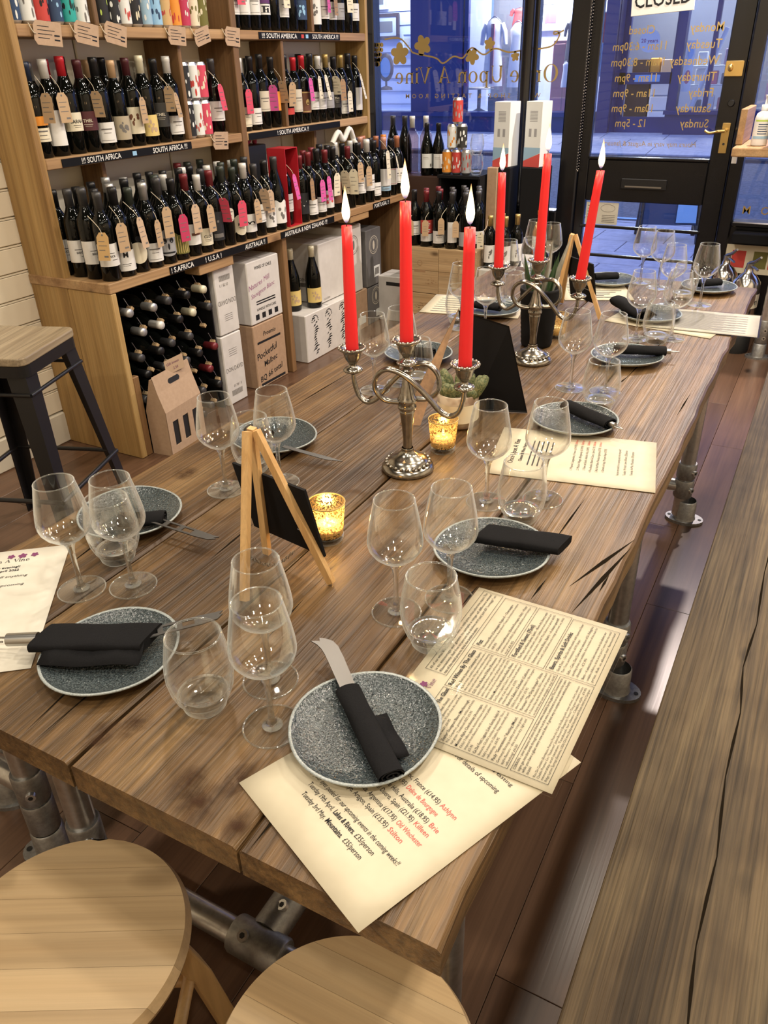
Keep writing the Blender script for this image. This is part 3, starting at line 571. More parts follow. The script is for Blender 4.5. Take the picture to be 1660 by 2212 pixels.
# ------------------------------------------------------------ the long table
tb = thing('dining_table', 'long rustic table of brown scaffold boards on galvanised pipe legs', 'table', (0, 0, 0))
XS = [-1.033, -.826, -.602, -.372, -.154]
for i in range(4):
    a, b_ = XS[i]+.0018, XS[i+1]-.0018
    bm_ = MB(); n = 40; vs = []; rnd = random.Random(i+3); z0 = T-.042
    for k in range(n+1):
        y = .355+(2.771-.355)*k/n; j1 = rnd.uniform(-.0012, .0012); j2 = rnd.uniform(-.0012, .0012)
        if i == 3: j2 *= 2.2
        if i == 0: j1 *= 2.2
        c = .004; e = .0035 if k in (0, n) else 0
        yy = y+(.004 if k == 0 else -.004 if k == n else 0)*0
        vs += [(a+j1, yy, z0), (b_+j2, yy, z0), (b_+j2, yy, T-c-e), (b_+j2-c, yy, T-e), (a+j1+c, yy, T-e), (a+j1, yy, T-c-e)]
    fs = [tuple(range(5,-1,-1)), tuple(n*6+q for q in range(6))]
    for k in range(n):
        for q in range(6): fs.append((k*6+q, k*6+(q+1)%6, k*6+6+(q+1)%6, k*6+6+q))
    bm_.add(vs, fs); bm_.build('board', 'table_wood', tb)
MB().box(-.99, -.19, .40, 2.73, T-.052, T-.0425).build('batten_layer', 'dark_wood', tb)
def cut(x0, y0, x1, y1, w=.0018):
    d = Vector((x1-x0, y1-y0, 0)).normalized(); n_ = Vector((-d.y, d.x, 0))*w; a = Vector((x0,y0,T+.0004)); b_ = Vector((x1,y1,T+.0004)); m_ = (a+b_)/2
    MB().add([a, m_-n_*1.0, b_, m_+n_*1.0], [(0,1,2,3)]).build('saw_cut', 'crevice', tb)
for c_ in ((-.212,.913,-.156,1.085,.0034),(-.191,.855,-.156,1.06,.0034),(-.170,.92,-.168,.97),(-.337,1.77,-.313,2.12,.003),(-.345,1.72,-.335,1.80),(-.268,1.02,-.262,1.18),(-.25,.86,-.246,.92),(-.68,.357,-.70,.52,.0016),(-.66,.357,-.665,.60),(-.905,.62,-.92,.75),(-.358,.357,-.357,.44),(-.33,.80,-.328,.86),(-.19,1.6,-.186,1.75),(-.225,1.40,-.222,1.46),(-.30,1.24,-.297,1.33),(-.95,1.3,-.945,1.55),(-.74,1.5,-.735,1.8),(-.72,.74,-.725,.86),(-.53,.62,-.535,.72)): cut(*c_)
for sx_, sy_, sr in ((-.436,.376,.034),(-.468,.392,.026),(-.42,.42,.022),(-.60,.40,.022),(-.575,.43,.020),(-.385,.372,.020),(-.30,1.03,.022),(-.95,.95,.03)):
    MB().flat([(sr*(.8+.2*sin(3*a_+sr*300))*cos(a_), sr*1.5*(.8+.2*cos(2*a_+sr*200))*sin(a_)) for a_ in [2*pi*i/28 for i in range(28)]], 0).build('stain', 'table_stain', tb, (sx_, sy_, T+.0005))
for lx, rz in ((-.955, 0), (-.235, 0)):
    for ly in (.555, 1.565, 2.51):
        lg = MB().tube([(lx,ly,.02),(lx,ly,T-.05)], .0245, 16).build('leg', 'galvanised', tb)
        flange(tb, lx+(.02 if lx > -.5 else -.02), ly, 0, 0)
        for z0, z1 in ((.09,.155), (.16,.215)):
            sleeve(tb, (lx,ly,z0), (lx,ly,z1)); grub(tb, (lx+.026, ly-.016, (z0+z1)/2), (.85,-.5,0))
for ly in (.555, 1.565, 2.51):
    MB().tube([(-.955,ly,.125),(-.235,ly,.125)], .0225, 16).build('cross_pipe', 'galvanised', tb)
    s_ = sleeve(tb, (-.62,ly,.125), (-.52,ly,.125), .032); grub(tb, (-.59, ly-.012, .153), (0,-.45,.9)); grub(tb, (-.562, ly+.062, .152), (-.3,-.2,.9))
    MB().tube([(-.57,ly+.02,.125),(-.57,ly+.105,.125)], [.031,.031], 16).build('pipe_fitting', 'galv_cast', tb)
MB().tube([(-.57,.575,.125),(-.57,2.5,.125)], .0225, 16).build('long_pipe', 'galvanised', tb)
# ------------------------------------------------------------ benches
def bench(label, x0, x1, y0, y1, legs, h=.45):
    t = thing('bench', label, 'bench', (0,0,0)); n = 2; w = (x1-x0)/n
    for i in range(n): bev(MB().box(x0+i*w+.001, x0+(i+1)*w-.001, y0, y1, h-.04, h).build('plank', 'bench_wood', t), .003, 2)
    for lx, ly in legs:
        MB().tube([(lx,ly,.02),(lx,ly,h-.04)], .0245, 16).build('leg', 'galvanised', t); flange(t, lx, ly, 0, R(30)); sleeve(t, (lx,ly,.08), (lx,ly,.16)); sleeve(t, (lx,ly,.165), (lx,ly,.24)); grub(t, (lx+.024, ly-.02, .20), (.7,-.7,0))
        MB().tube([(lx,ly,.2),(lx-.12*(1 if x0 < -1 else -1),ly,.2)], .0245, 12).build('stub_pipe', 'galvanised', t)
    return t
b1 = bench('long grey-brown cracked plank bench on the bare floor beside the table', -.072, .36, .12, 3.1, [(.02,.45),(.28,.45),(.02,1.9),(.28,1.9),(.02,2.9),(.28,2.9)])
ck = MB()
pp = [(.055,.42),(.060,.55),(.052,.66),(.056,.80),(.047,.95),(.050,1.10),(.040,1.22),(.048,1.36),(.043,1.55),(.050,1.8)]
for (xa, ya), (xb, yb) in zip(pp, pp[1:]): ck.add([(xa-.0008,ya,.4505),((xa+xb)/2-.0026,(ya+yb)/2,.4505),(xb-.0008,yb,.4505),(xb+.0008,yb,.4505),((xa+xb)/2+.0018,(ya+yb)/2,.4505),(xa+.0008,ya,.4505)], [(0,5,4,3,2,1)])
ck.build('crack', 'crevice', b1)
bench('plank bench mostly hidden on the shelf side of the table', -1.46, -1.09, .50, 2.6, [(-1.12,.575),(-1.32,.63),(-1.12,2.4),(-1.40,2.4)])
# ------------------------------------------------------------ round wooden stools
def stool(label, x, y, rz, h=.47, r=.152, grp='round wooden stools'):
    t = thing('round_stool', label, 'stool', (x, y, 0), rz, grp)
    # seat: staves glued side by side and turned to a disc
    edges = [-r, -.112, -.080, -.032, .012, .058, .100, r]
    core = MB().lathe([(0,h-.030),(r-.012,h-.030),(r-.003,h-.024),(r-.0015,h-.012),(r-.006,h-.003)], 64).build('seat', 'stool_x', t)
    for a, b_ in zip(edges, edges[1:]):
        n = 16; top = []; rr = r-.006; r2 = r
        a2, b2 = a+.00012, b_-.00012
        def xe(v, q): return math.sqrt(max(q*q-v*v, 0))
        vs = []; fs = []
        for k in range(n+1):
            v = a2+(b2-a2)*k/n
            for s_ in (-1, 1):
                vs += [(s_*xe(v*.999, r2), v, h-.014), (s_*xe(max(min(v, rr), -rr), rr), v*(rr/r2 if abs(v) > rr else 1), h)]
        for k in range(n):
            i0 = k*4; i1 = i0+4
            fs += [(i0+1, i0+3, i1+3, i1+1), (i0, i0+1, i1+1, i1), (i0+3, i0+2, i1+2, i1+3)]
        MB().add(vs, fs).build('stave', 'stool_x', core)
    for k in range(4):
        a = R(45+90*k); c, s_ = cos(a), sin(a)
        M = Matrix.Rotation(a, 4, 'Z'); lm = MB(); w = .021
        P = [(.085,h-.03),(.105,h-.10),(.150,.22),(.185,0)]
        vs = []
        for (q, z) in P: wx = .036 if z > .3 else .030; vs += [(q-wx/2,-w,z),(q+wx/2,-w,z),(q+wx/2,w,z),(q-wx/2,w,z)]
        fs = [(0,1,2,3), (15,14,13,12)]
        for i in range(3):
            for j in range(4): fs.append((i*4+j, i*4+4+j, i*4+4+(j+1)%4, i*4+(j+1)%4))
        bev(lm.add(vs, fs, M).build('leg', 'stool_z', t), .004, 2)
    for k in range(4):
        a, b_ = R(45+90*k), R(135+90*k); q = .142; z = .20+(.03 if k % 2 else 0)
        MB().tube([(q*cos(a),q*sin(a),z),(q*cos(b_),q*sin(b_),z)], .0095, 12).build('stretcher', 'stool_z', t)
    return t
stool('round light wooden stool nearest the left corner of the picture', -.631, .296, R(29))
stool('round light wooden stool tucked under the table corner with overhanging paper', -.257, .342, R(2), .47, .146)
# ------------------------------------------------------------ black metal bar stool with wooden seat
bs = thing('bar_stool', 'black metal bar stool with grained wooden seat in front of panelled wall', 'stool', (-2.09, 1.44, 0), R(20))
hs = .70; q = .155
pl_ = []
for cx, cy_, a0 in ((1,1,0),(-1,1,90),(-1,-1,180),(1,-1,270)):
    for k in range(6): a = R(a0+18*k); pl_.append((cx*(q-.03)+.03*cos(a), cy_*(q-.03)+.03*sin(a)))
bev(MB().prism(pl_, hs-.024, hs).build('seat', 'grey_elm', bs), .004, 2)
MB().prism([(x*.985, y*.985) for x, y in pl_], hs-.058, hs-.0245).build('seat_skirt', 'black_metal', bs)
FT = .21
for sx_, sy_ in ((1,1),(-1,1),(-1,-1),(1,-1)):
    lm = MB(); vs = []
    for z, o_, w in ((hs-.04,.142,.060),(0,FT,.034)):
        vs += [(sx_*o_,sy_*o_,z),(sx_*(o_-w),sy_*o_,z),(sx_*(o_-w),sy_*(o_-.004),z),(sx_*(o_-.004),sy_*(o_-.004),z),(sx_*(o_-.004),sy_*(o_-w),z),(sx_*o_,sy_*(o_-w),z)]
    lm.add(vs, [tuple(range(6)), tuple(range(6,12))]+[(i,(i+1)%6,6+(i+1)%6,6+i) for i in range(6)]); lm.build('leg', 'black_metal', bs)
for a, b_ in (((1,1),(-1,1)),((-1,1),(-1,-1)),((-1,-1),(1,-1)),((1,-1),(1,1))):
    o_ = .185; MB().tube([(a[0]*o_,a[1]*o_,.26),(b_[0]*o_,b_[1]*o_,.26)], .0075, 8).build('foot_rail', 'black_metal', bs)
    o_ = .150; MB().tube([(a[0]*o_,a[1]*o_,hs-.11),(b_[0]*o_,b_[1]*o_,hs-.11)], .006, 8).build('brace', 'black_metal', bs)
# ------------------------------------------------------------ wine shelving
Z1, Z2, Z3 = 1.53, 1.12, .71
su = thing('wine_shelving', 'tall pine wall shelving full of wine with chalk labelled edges', 'shelving', (0,0,0))
MB().cbox(-2.70, -2.50, 2.050, 2.082, 0, 2.4, .003).build('end_panel', 'pine_z', su)
MB().cbox(-2.70, -2.498, 3.222, 3.262, Z3, 2.4, .003).build('upright', 'dim_wood_z', su); MB().cbox(-2.70, -2.497, 4.420, 4.445, Z3, 2.4, .003).build('end_panel', 'pine_z', su)
for a, b_, z in ((2.082,3.222,Z2),(3.262,4.420,Z2),(2.082,3.222,Z1),(3.262,4.420,Z1),(2.082,3.222,1.95),(3.262,4.420,1.95)):
    MB().cbox(-2.70, -2.500, a, b_, z-.037, z, .003).build('shelf', 'pine_y', su)
for y, z0, z1, xf in ((2.873,Z2,Z1-.037,-2.515),(3.608,Z2,Z1-.037,-2.51),(3.895,Z1,1.913,-2.51),(2.449,Z1,1.913,-2.515),(2.41,Z3,Z2-.037,-2.58),(3.93,Z3,Z2-.037,-2.56)):
    MB().cbox(-2.70, xf, y, y+.022, z0, z1, .003).build('divider', 'dim_wood_z', su)
def chalk(parent, x, y0, y1, z0, z1, s, flag=None, dash='|||'):
    st = MB().box(x, x+.003, y0, y1, z0, z1).build('chalk_strip', 'slate', parent); tm = MB(); h = z1-z0
    def wr(t_, ya, yb): text(tm, t_, h*.98, frame((x+.0038, ya, z0+h*.16), (0,1,0), (0,0,1)), width=yb-ya, bold=.012)
    for t_, ya, yb in s: wr(t_, ya, yb)
    tm.build('chalk_lettering', 'pr_white', st)
    if flag:
        for fy, m in flag: MB().box(x+.003, x+.0042, fy, fy+.022, z0+.006, z1-.006).build('flag', m, st)
chalk(su, -2.4995, 2.15, 2.86, Z2-.034, Z2-.006, [('!!! SOUTH AFRICA',2.24,2.44),('SOUTH AFRICA !!!',2.62,2.83)], [(2.505,'pr_sky')])
chalk(su, -2.4995, 3.27, 4.10, Z2-.034, Z2-.006, [('! SOUTH AMERICA !!',3.50,3.78)])
chalk(su, -2.4995, 3.42, 4.14, Z1-.034, Z1-.006, [('!!! SOUTH AMERICA',3.44,3.73),('SOUTH AMERICA !!!',3.87,4.12)], [(3.77,'pr_red'),(3.81,'pr_sky')])
# lower counter unit
cu = thing('wine_counter', 'deep pine counter cabinet under the wine shelving with open bays', 'cabinet', (0,0,0))
MB().cbox(-2.70, -2.27, 2.046, 4.47, Z3-.037, Z3, .003).build('top_board', 'pine_y', cu)
MB().cbox(-2.497, -2.272, 2.048, 2.078, 0, Z3-.038, .003).build('side_panel', 'pine_z', cu)
MB().cbox(-2.30, -2.272, 2.0785, 2.11, 0, .34, .003).build('corner_post', 'dim_wood_z', cu)
MB().cbox(-2.69, -2.285, 3.17, 3.205, 0, Z3-.038, .003).build('divider', 'dim_wood_z', cu)
MB().cbox(-2.69, -2.285, 4.405, 4.435, 0, Z3-.038, .003).build('side_panel', 'dim_wood_z', cu)
MB().cbox(-2.36, -2.275, 2.55, 2.78, Z3-.078, Z3-.038, .003).build('support_block', 'pine_y', cu); MB().cbox(-2.36, -2.275, 3.80, 4.0, Z3-.072, Z3-.038, .003).build('support_block', 'pine_y', cu)
chalk(cu, -2.2695, 2.37, 3.03, Z3-.034, Z3-.005, [('! S.AFRICA',2.375,2.51),('! U.S.A !',2.585,2.69),('AUSTRALIA !!',2.86,3.01)])
chalk(cu, -2.2695, 3.14, 3.62, Z3-.034, Z3-.005, [('AUSTRALIA & NEW ZEALAND !!!',3.17,3.55)]); chalk(cu, -2.2695, 4.04, 4.24, Z3-.034, Z3-.005, [('PORTUGAL !!',4.05,4.22)])
# window counter on the right of the door
wc = thing('window_counter', 'thick wooden window counter with upright end board right of the door', 'counter', (0,0,0))
bev(MB().box(-.475, 1.45, 4.30, 4.74, .965, 1.005).build('top_board', 'pine_y', wc), .006); bev(MB().box(-.478, -.448, 4.42, 4.77, 1.006, 1.16).build('end_board', 'pine_y', wc), .004)
MB().tube([(-.175,4.39,.02),(-.175,4.39,.964)], .0245, 14).build('leg', 'galvanised', wc); flange(wc, -.175, 4.39, 0, R(10)); sleeve(wc, (-.175,4.39,.08), (-.175,4.39,.20)); grub(wc, (-.165,4.366,.15), (.3,-.9,0)); grub(wc, (-.165,4.366,.11), (.3,-.9,0))
MB().box(-.485, -.462, 4.46, 4.475, .92, .965).build('bracket', 'plastic_white', wc)
# ------------------------------------------------------------ bottle positions: x, y, capsule, label
BOTTLES = [
 ('mid left',1.12,'F','-2.553,2.125,navy,orange2;-2.553,2.202,white,whitetall;-2.553,2.280,red,cream;-2.553,2.357,maroon,maroonbox;-2.553,2.436,black,whitelow;-2.553,2.523,tan,sepia;-2.553,2.600,maroon,creamhorse;-2.553,2.678,cream,yellow;-2.553,2.755,black,darktext;-2.553,2.833,white,whitelow'),
 ('mid left',1.12,'B','-2.650,2.218,silver,n;-2.650,2.295,red,n;-2.650,2.373,maroon,n;-2.650,2.491,tan,n;-2.650,2.571,black,n;-2.650,2.678,black,n;-2.650,2.782,black,n'),
 ('mid bay',1.12,'F','-2.553,3.119,grey,whitemid'),
 ('mid right',1.12,'F','-2.553,3.318,white,creamlow;-2.553,3.399,black,whitelow;-2.553,3.476,black,beigemid;-2.553,3.567,black,orangemid;-2.553,3.682,black,redsmall;-2.553,3.760,red,beigelong;-2.553,3.837,red,darkgold;-2.553,3.915,black,whitemid;-2.553,3.992,white,whitemid;-2.553,4.070,gold,greymid;-2.553,4.148,black,darktext;-2.553,4.225,gold,whitelow;-2.553,4.303,black,n;-2.553,4.380,black,whitetall'),
 ('mid right',1.12,'B','-2.650,3.505,black,n;-2.650,3.620,black,n;-2.650,3.956,black,n;-2.650,4.034,olive,n;-2.650,4.124,gold,n;-2.650,4.303,black,n;-2.650,4.380,gold,n'),
 ('top right',1.53,'F','-2.553,3.305,black,whitemid;-2.553,3.383,black,whitemid;-2.553,3.460,black,whitemid;-2.553,3.540,black,purple;-2.553,3.617,black,n;-2.553,3.695,black,whitemid;-2.553,3.772,black,n;-2.553,3.850,black,navybird;-2.553,3.985,black,whiteface;-2.553,4.063,black,whitemid;-2.553,4.140,black,whitemid;-2.553,4.220,black,greymid;-2.553,4.298,black,n;-2.553,4.376,black,whitemid'),
 ('counter left',0.71,'F','-2.548,2.120,black,white3;-2.470,2.120,grey,white3;-2.392,2.116,grey,white3;-2.314,2.112,grey,white3;-2.316,2.190,black,whiteM;-2.316,2.266,dkgreen,oval91;-2.316,2.343,silver,whitelow;-2.316,2.421,grey,owl;-2.316,2.498,black,grass;-2.316,2.576,dkred,whitestripe;-2.316,2.653,white,clos;-2.316,2.731,dkred,blacklab;-2.316,2.808,dkgreen,beigeoval;-2.316,2.885,dkgreen,creamoval;-2.316,2.963,white,moustache;-2.316,3.040,grey,whitemid;-2.316,3.118,black,landscape;-2.316,3.195,grey,scribble'),
 ('counter left',0.71,'M','-2.420,2.200,black,n;-2.420,2.278,silver,n;-2.420,2.356,black,n;-2.410,2.434,black,n;-2.410,2.512,dkgreen,n'),
 ('counter left',0.71,'B','-2.530,2.215,black,n;-2.530,2.292,black,n;-2.530,2.370,silver,n;-2.530,2.463,silver,n;-2.530,2.541,black,n;-2.459,2.614,white,n;-2.537,2.618,black,n;-2.438,2.688,black,n;-2.534,2.695,black,n;-2.478,2.755,white,n;-2.436,2.820,grey,n;-2.511,2.838,black,n;-2.588,2.851,dkred,n;-2.463,2.898,white,n;-2.598,2.928,dkgreen,n;-2.523,2.947,black,n;-2.460,2.992,dkgreen,n;-2.590,3.005,dkgreen,n;-2.521,3.040,white,n;-2.459,3.086,dkgreen,n;-2.518,3.137,white,n;-2.498,3.212,grey,n'),
 ('counter right',0.71,'F','-2.316,3.405,dkred,trilabel;-2.316,3.482,dkred,whitelow;-2.316,3.560,black,whitelow;-2.316,3.637,dkred,whitered;-2.316,3.715,black,brownlab;-2.316,3.863,dkred,cream;-2.316,3.973,black,whitemid;-2.316,4.071,white,whitemid;-2.316,4.148,black,whitelow;-2.316,4.265,rose,bluewhite;-2.314,4.343,black,pinkframe;-2.312,4.420,copper,whitemid'),
 ('counter right',0.71,'B','-2.430,3.612,dkred,n;-2.430,3.690,dkred,n;-2.430,3.768,black,n;-2.430,3.845,black,n;-2.430,3.923,white,n;-2.431,4.000,black,n;-2.427,4.078,white,n;-2.440,4.154,black,n;-2.406,4.223,white,n;-2.470,4.266,rose,n;-2.444,4.339,black,n;-2.513,4.374,copper,n;-2.381,4.385,orange,n;-2.450,4.420,copper,n'),
]
# ------------------------------------------------------------ wine bottles
BORD = [(0,0),(.033,0),(.0372,.004),(.0375,.190),(.0355,.206),(.028,.222),(.019,.238),(.0148,.252),(.0142,.298),(.0155,.299),(.0155,.306),(.013,.307),(0,.307)]
BURG = [(0,0),(.036,0),(.040,.005),(.0402,.150),(.037,.176),(.029,.206),(.020,.236),(.0148,.262),(.0142,.296),(.0155,.297),(.0155,.303),(.013,.304),(0,.304)]
_bme = {}
def bottle_mesh(kind, glass):
    k = (kind, glass)
    if k not in _bme: _bme[k] = MB().lathe(BORD if kind == 'bord' else BURG, 20).mesh('glass_body', glass)
    return _bme[k]
_cme = {}
def cap_mesh(col, h=.062):
    k = (col, h)
    if k not in _cme: _cme[k] = MB().lathe([(.0152,.309-h),(.0158,.309-h),(.0158,.290),(.0168,.291),(.0168,.300),(.0160,.3095),(0,.3095)], 16).mesh('capsule', 'cap_'+col)
    return _cme[k]
RB = .0380
# style: list of (material, z0, z1, half-angle deg, profile) bands; then print bars / words
LABELS = {
 'orange2': ([('pr_orange',.108,.138,62,None),('pr_cream',.055,.100,62,None)], 'orange and cream labels', 'script'),
 'whitetall': ([('pr_white',.035,.150,50,None)], 'tall white label', 'none'), 'cream': ([('pr_cream',.075,.135,70,None)], 'cream label', 'SARAH'),
 'maroonbox': ([('pr_maroon',.075,.140,70,None)], 'maroon label', 'THEL'), 'whitelow': ([('pr_white',.025,.095,70,None)], 'low white label', 'lines'),
 'sepia': ([('pr_sepia',.030,.115,65,None)], 'sepia picture label', 'blot'), 'creamhorse': ([('pr_cream',.045,.140,65,None)], 'cream label with brown horse', 'horse'),
 'yellow': ([('pr_yellow',.030,.105,70,None)], 'yellow label', 'bush'), 'darktext': ([('pr_dark',.06,.15,60,None)], 'dark label', 'THELE'),
 'whitemid': ([('pr_white',.060,.140,68,None)], 'white label', 'lines'), 'creamlow': ([('pr_cream',.020,.105,70,None)], 'low cream label', 'lines'),
 'beigemid': ([('pr_beige',.075,.160,70,None)], 'beige label', 'lines'), 'orangemid': ([('pr_orange',.075,.160,70,None)], 'bright orange label', 'none'),
 'redsmall': ([('pr_red',.050,.080,60,None)], 'small red label', 'none'), 'beigelong': ([('pr_beige',.060,.165,60,None)], 'long beige label', 'lines'),
 'darkgold': ([('pr_brown',.050,.150,60,None)], 'dark gold label', 'goldtop'), 'greymid': ([('pr_grey',.060,.135,66,None)], 'grey label', 'lines'),
 'purple': ([('pr_purple',.110,.165,70,None),('pr_white',.065,.108,70,None)], 'purple and white label', 'bold'), 'navybird': ([('pr_navy',.05,.13,60,None)], 'navy bird label', 'bird'),
 'whiteface': ([('pr_white',.035,.160,68,None)], 'white label with inked face', 'face'), 'white3': ([('pr_white',.055,.135,80,None)], 'white label', 'small3'),
 'whiteM': ([('pr_white',.022,.095,80,None)], 'white label with letter M', 'M'), 'oval91': ([('pr_cream',.035,.115,60,'oval')], 'oval cream label and round badge', '91'),
 'owl': ([('pr_grey',.030,.120,62,'owl')], 'grey owl face label', 'owl'), 'grass': ([('pr_green',.025,.105,70,'wave')], 'green and gold grass label', 'grass'),
 'whitestripe': ([('pr_white',.045,.125,70,None)], 'white label with brown stripe', 'stripe'), 'clos': ([('pr_cream',.030,.100,72,None)], 'cream label', 'CLOS'),
 'blacklab': ([('pr_black',.035,.150,72,None)], 'black label', 'greyl'), 'beigeoval': ([('pr_beige',.095,.150,55,'oval')], 'beige oval label', 'lines'),
 'creamoval': ([('pr_cream',.030,.120,62,'oval')], 'cream shield label', 'ROSE'), 'moustache': ([('pr_white',.030,.105,72,None)], 'white label with black moustache', 'moust'),
 'landscape': ([('pr_white',.025,.110,72,None)], 'white label with grey landscape', 'land'), 'scribble': ([('pr_white',.030,.125,70,'wave')], 'torn white label', 'scrib'),
 'trilabel': ([('pr_black',.040,.140,60,None)], 'black label with white triangle', 'tri'), 'whitered': ([('pr_white',.035,.120,70,None)], 'white label with red blot', 'redblot'),
 'brownlab': ([('pr_brown',.045,.145,66,None)], 'brown label', 'none'), 'bluewhite': ([('pr_white',.06,.15,66,None),('pr_blue',.035,.06,66,None)], 'white and pale blue label', 'lines'),
 'pinkframe': ([('pr_white',.060,.150,66,None)], 'white label framed in pink', 'pinkf'), 'backlab': ([('pr_pale',.045,.130,56,None)], 'pale back label', 'barcode'),
 'oenored': ([('pr_red',.075,.150,70,None),('pr_white',.030,.072,70,None)], 'red and white worded label', 'words'), 'silverlab': ([('pr_grey',.020,.100,75,None)], 'silver label', 'vshape'),
 'headlab': ([('pr_white',.035,.140,70,None)], 'white label with grey head', 'head'), 'n': ([], '', 'none')}
_lme = {}
def label_meshes(style, r=RB):
    k = (style, round(r, 4))
    if k in _lme: return _lme[k]
    bands, _, pr = LABELS[style]; res = []
    for m, z0, z1, ha, prof in bands:
        mb = MB(); zf = None
        if prof == 'oval': zf = lambda u, z0=z0, z1=z1: ((z0+z1)/2-(z1-z0)/2*math.sqrt(max(1-u*u,.02)), (z0+z1)/2+(z1-z0)/2*math.sqrt(max(1-u*u,.02)))
        elif prof == 'owl': zf = lambda u, z0=z0, z1=z1: (z0+.012*u*u, z1-.035*u*u+.012*abs(sin(5*u)))
        elif prof == 'wave': zf = lambda u, z0=z0, z1=z1: (z0, z1+.006*sin(7*u))
        mb.patch(r, z0, z1, -R(ha), R(ha), 12, None, 0, zf); res.append(('label', mb.mesh('label', m)))
    if pr != 'none' and bands:
        mb = MB(); z0, z1, ha = bands[-1][1], bands[-1][2], bands[-1][3]; zc = (z0+z1)/2; ink = 'pr_inkgrey'; q = r+.0006
        def bar(za, zb, a0, a1): mb.patch(q, za, zb, R(a0), R(a1), 6)
        def blob(zc_, ac, rz_, ra, n=12):
            mb.add([(q*cos(R(ac+ra*cos(2*pi*i/n))), q*sin(R(ac+ra*cos(2*pi*i/n))), zc_+rz_*sin(2*pi*i/n)) for i in range(n)], [tuple(range(n))])
        def word(s, zc_, h, w=45):
            tmp = MB(); text(tmp, s, h, Matrix(), align='CENTER', bold=.015)
            if tmp.v:
                wx = max(abs(v[0]) for v in tmp.v) or 1; sc = min(R(w)*q/wx, 1)
                mb.add([(q*cos(v[0]*sc/q), q*sin(v[0]*sc/q), zc_+v[1]) for v in tmp.v], tmp.f)
        if pr in ('lines','bold','script'):
            bar(zc+.010, zc+.0145, -34, 30); bar(zc-.002, zc+.000, -22, 20); bar(z0+.008, z0+.0095, -40, 34)
            if pr == 'bold': bar(zc-.012, zc+.012, -25, -8); bar(zc-.012, zc+.006, 5, 22); ink = 'pr_ink'
        elif pr in ('SARAH','THEL','THELE','CLOS','M','ROSE'):
            s = {'SARAH':'SARAH','THEL':'THEL','THELE':'THEL','CLOS':'CLOS','M':'M','ROSE':'ROSE'}[pr]; word(s, zc+(.012 if pr == 'M' else -.004), .028 if pr == 'M' else .016); bar(zc-.012, zc-.0105, -25, 25); bar(zc-.018, zc-.017, -20, 20)
            ink = 'pr_beige' if pr.startswith('THEL') else 'pr_ink'
        elif pr == 'small3': bar(zc+.006, zc+.008, -30, 20); word('BRICK', zc-.008, .011, 30); bar(zc-.018, zc-.0165, 0, 35); ink = 'pr_ink'
        elif pr == '91': blob(.128, 8, .011, 15); ink = 'pr_ink'
        elif pr == 'owl': blob(.088, -22, .010, 14); blob(.088, 22, .010, 14); blob(.066, 0, .012, 6); bar(.040, .046, -40, 40); ink = 'pr_ink'
        elif pr == 'grass':
            for i in range(9): a = -60+i*14; bar(.03, .085+.012*((i*5) % 3), a, a+4)
            ink = 'pr_yellow'
        elif pr == 'stripe': bar(zc-.004, zc+.006, -35, 35); ink = 'pr_brown'
        elif pr in ('blot','bush','horse','redblot','land','scrib','bird','head','face'):
            rnd = random.Random(pr)
            for i in range(7): blob(zc+rnd.uniform(-.02,.02), rnd.uniform(-26,26), rnd.uniform(.004,.011), rnd.uniform(5,13))
            ink = {'redblot':'pr_inkred','horse':'pr_brown','bush':'pr_tan','bird':'pr_sky'}.get(pr, 'pr_inkgrey')
        elif pr == 'moust': blob(zc, -20, .008, 22); blob(zc, 20, .008, 22); ink = 'pr_ink'
        elif pr == 'tri': mb.add([(q*cos(R(a)), q*sin(R(a)), z) for a, z in ((-24,zc+.012),(24,zc+.012),(0,zc-.014))], [(0,2,1)]); ink = 'pr_pale'
        elif pr == 'barcode': bar(z0+.008, z0+.026, 25, 42); bar(zc+.02, zc+.0215, -40, 10); bar(zc+.012, zc+.0135, -40, 15)
        elif pr == 'words':
            for i in range(6): bar(.138-i*.011, .143-i*.011, -35, 10+((i*17) % 25))
            ink = 'pr_white'
        elif pr == 'pinkf': bar(z0+.004, z0+.006, -58, 58); bar(z1-.006, z1-.004, -58, 58); ink = 'pr_pink'
        elif pr == 'goldtop': bar(z1-.008, z1-.005, -50, 50); bar(z0+.006, z0+.008, -50, 50); blob(zc, 0, .014, 16); ink = 'pr_yellow'
        elif pr == 'greyl': bar(z0+.012, z0+.028, -34, 34); blob(zc+.020, 0, .005, 8); ink = 'pr_inkgrey'
        elif pr == 'vshape': bar(zc-.02, zc+.018, -3, 0); bar(zc-.02, zc+.018, 8, 11); ink = 'pr_grey'
        if mb.v: res.append(('label_print', mb.mesh('label_print', ink)))
    _lme[k] = res; return res
CAPN = dict(navy='navy', white='white', red='bright red', maroon='maroon', black='black', tan='tan', cream='cream', silver='silver', grey='dark grey', gold='gold', olive='olive', dkgreen='dark green', dkred='dark red', rose='rose pink', copper='copper', orange='orange')
def bottle(label, x, y, z, cap, style, face=None, kind='bord', glass='bottle_glass', grp=None, s=1.0, name='wine_bottle'):
    rz = face if face is not None else R(-25)+random.uniform(-.3, .3)
    t = thing(name, label, 'bottle', (x, y, z), rz, grp); t.scale = (s, s, s)
    link('glass_body', bottle_mesh(kind, glass), t)
    if cap: link('capsule', cap_mesh(cap), t)
    for n_, me in label_meshes(style, RB if kind == 'bord' else .0406): link(n_, me, t)
    return t
SHELFN = {'mid left':'middle left shelf','mid bay':'middle shelf beside the patterned cans','mid right':'middle right shelf','top right':'top right shelf','counter left':'left counter','counter right':'right counter'}
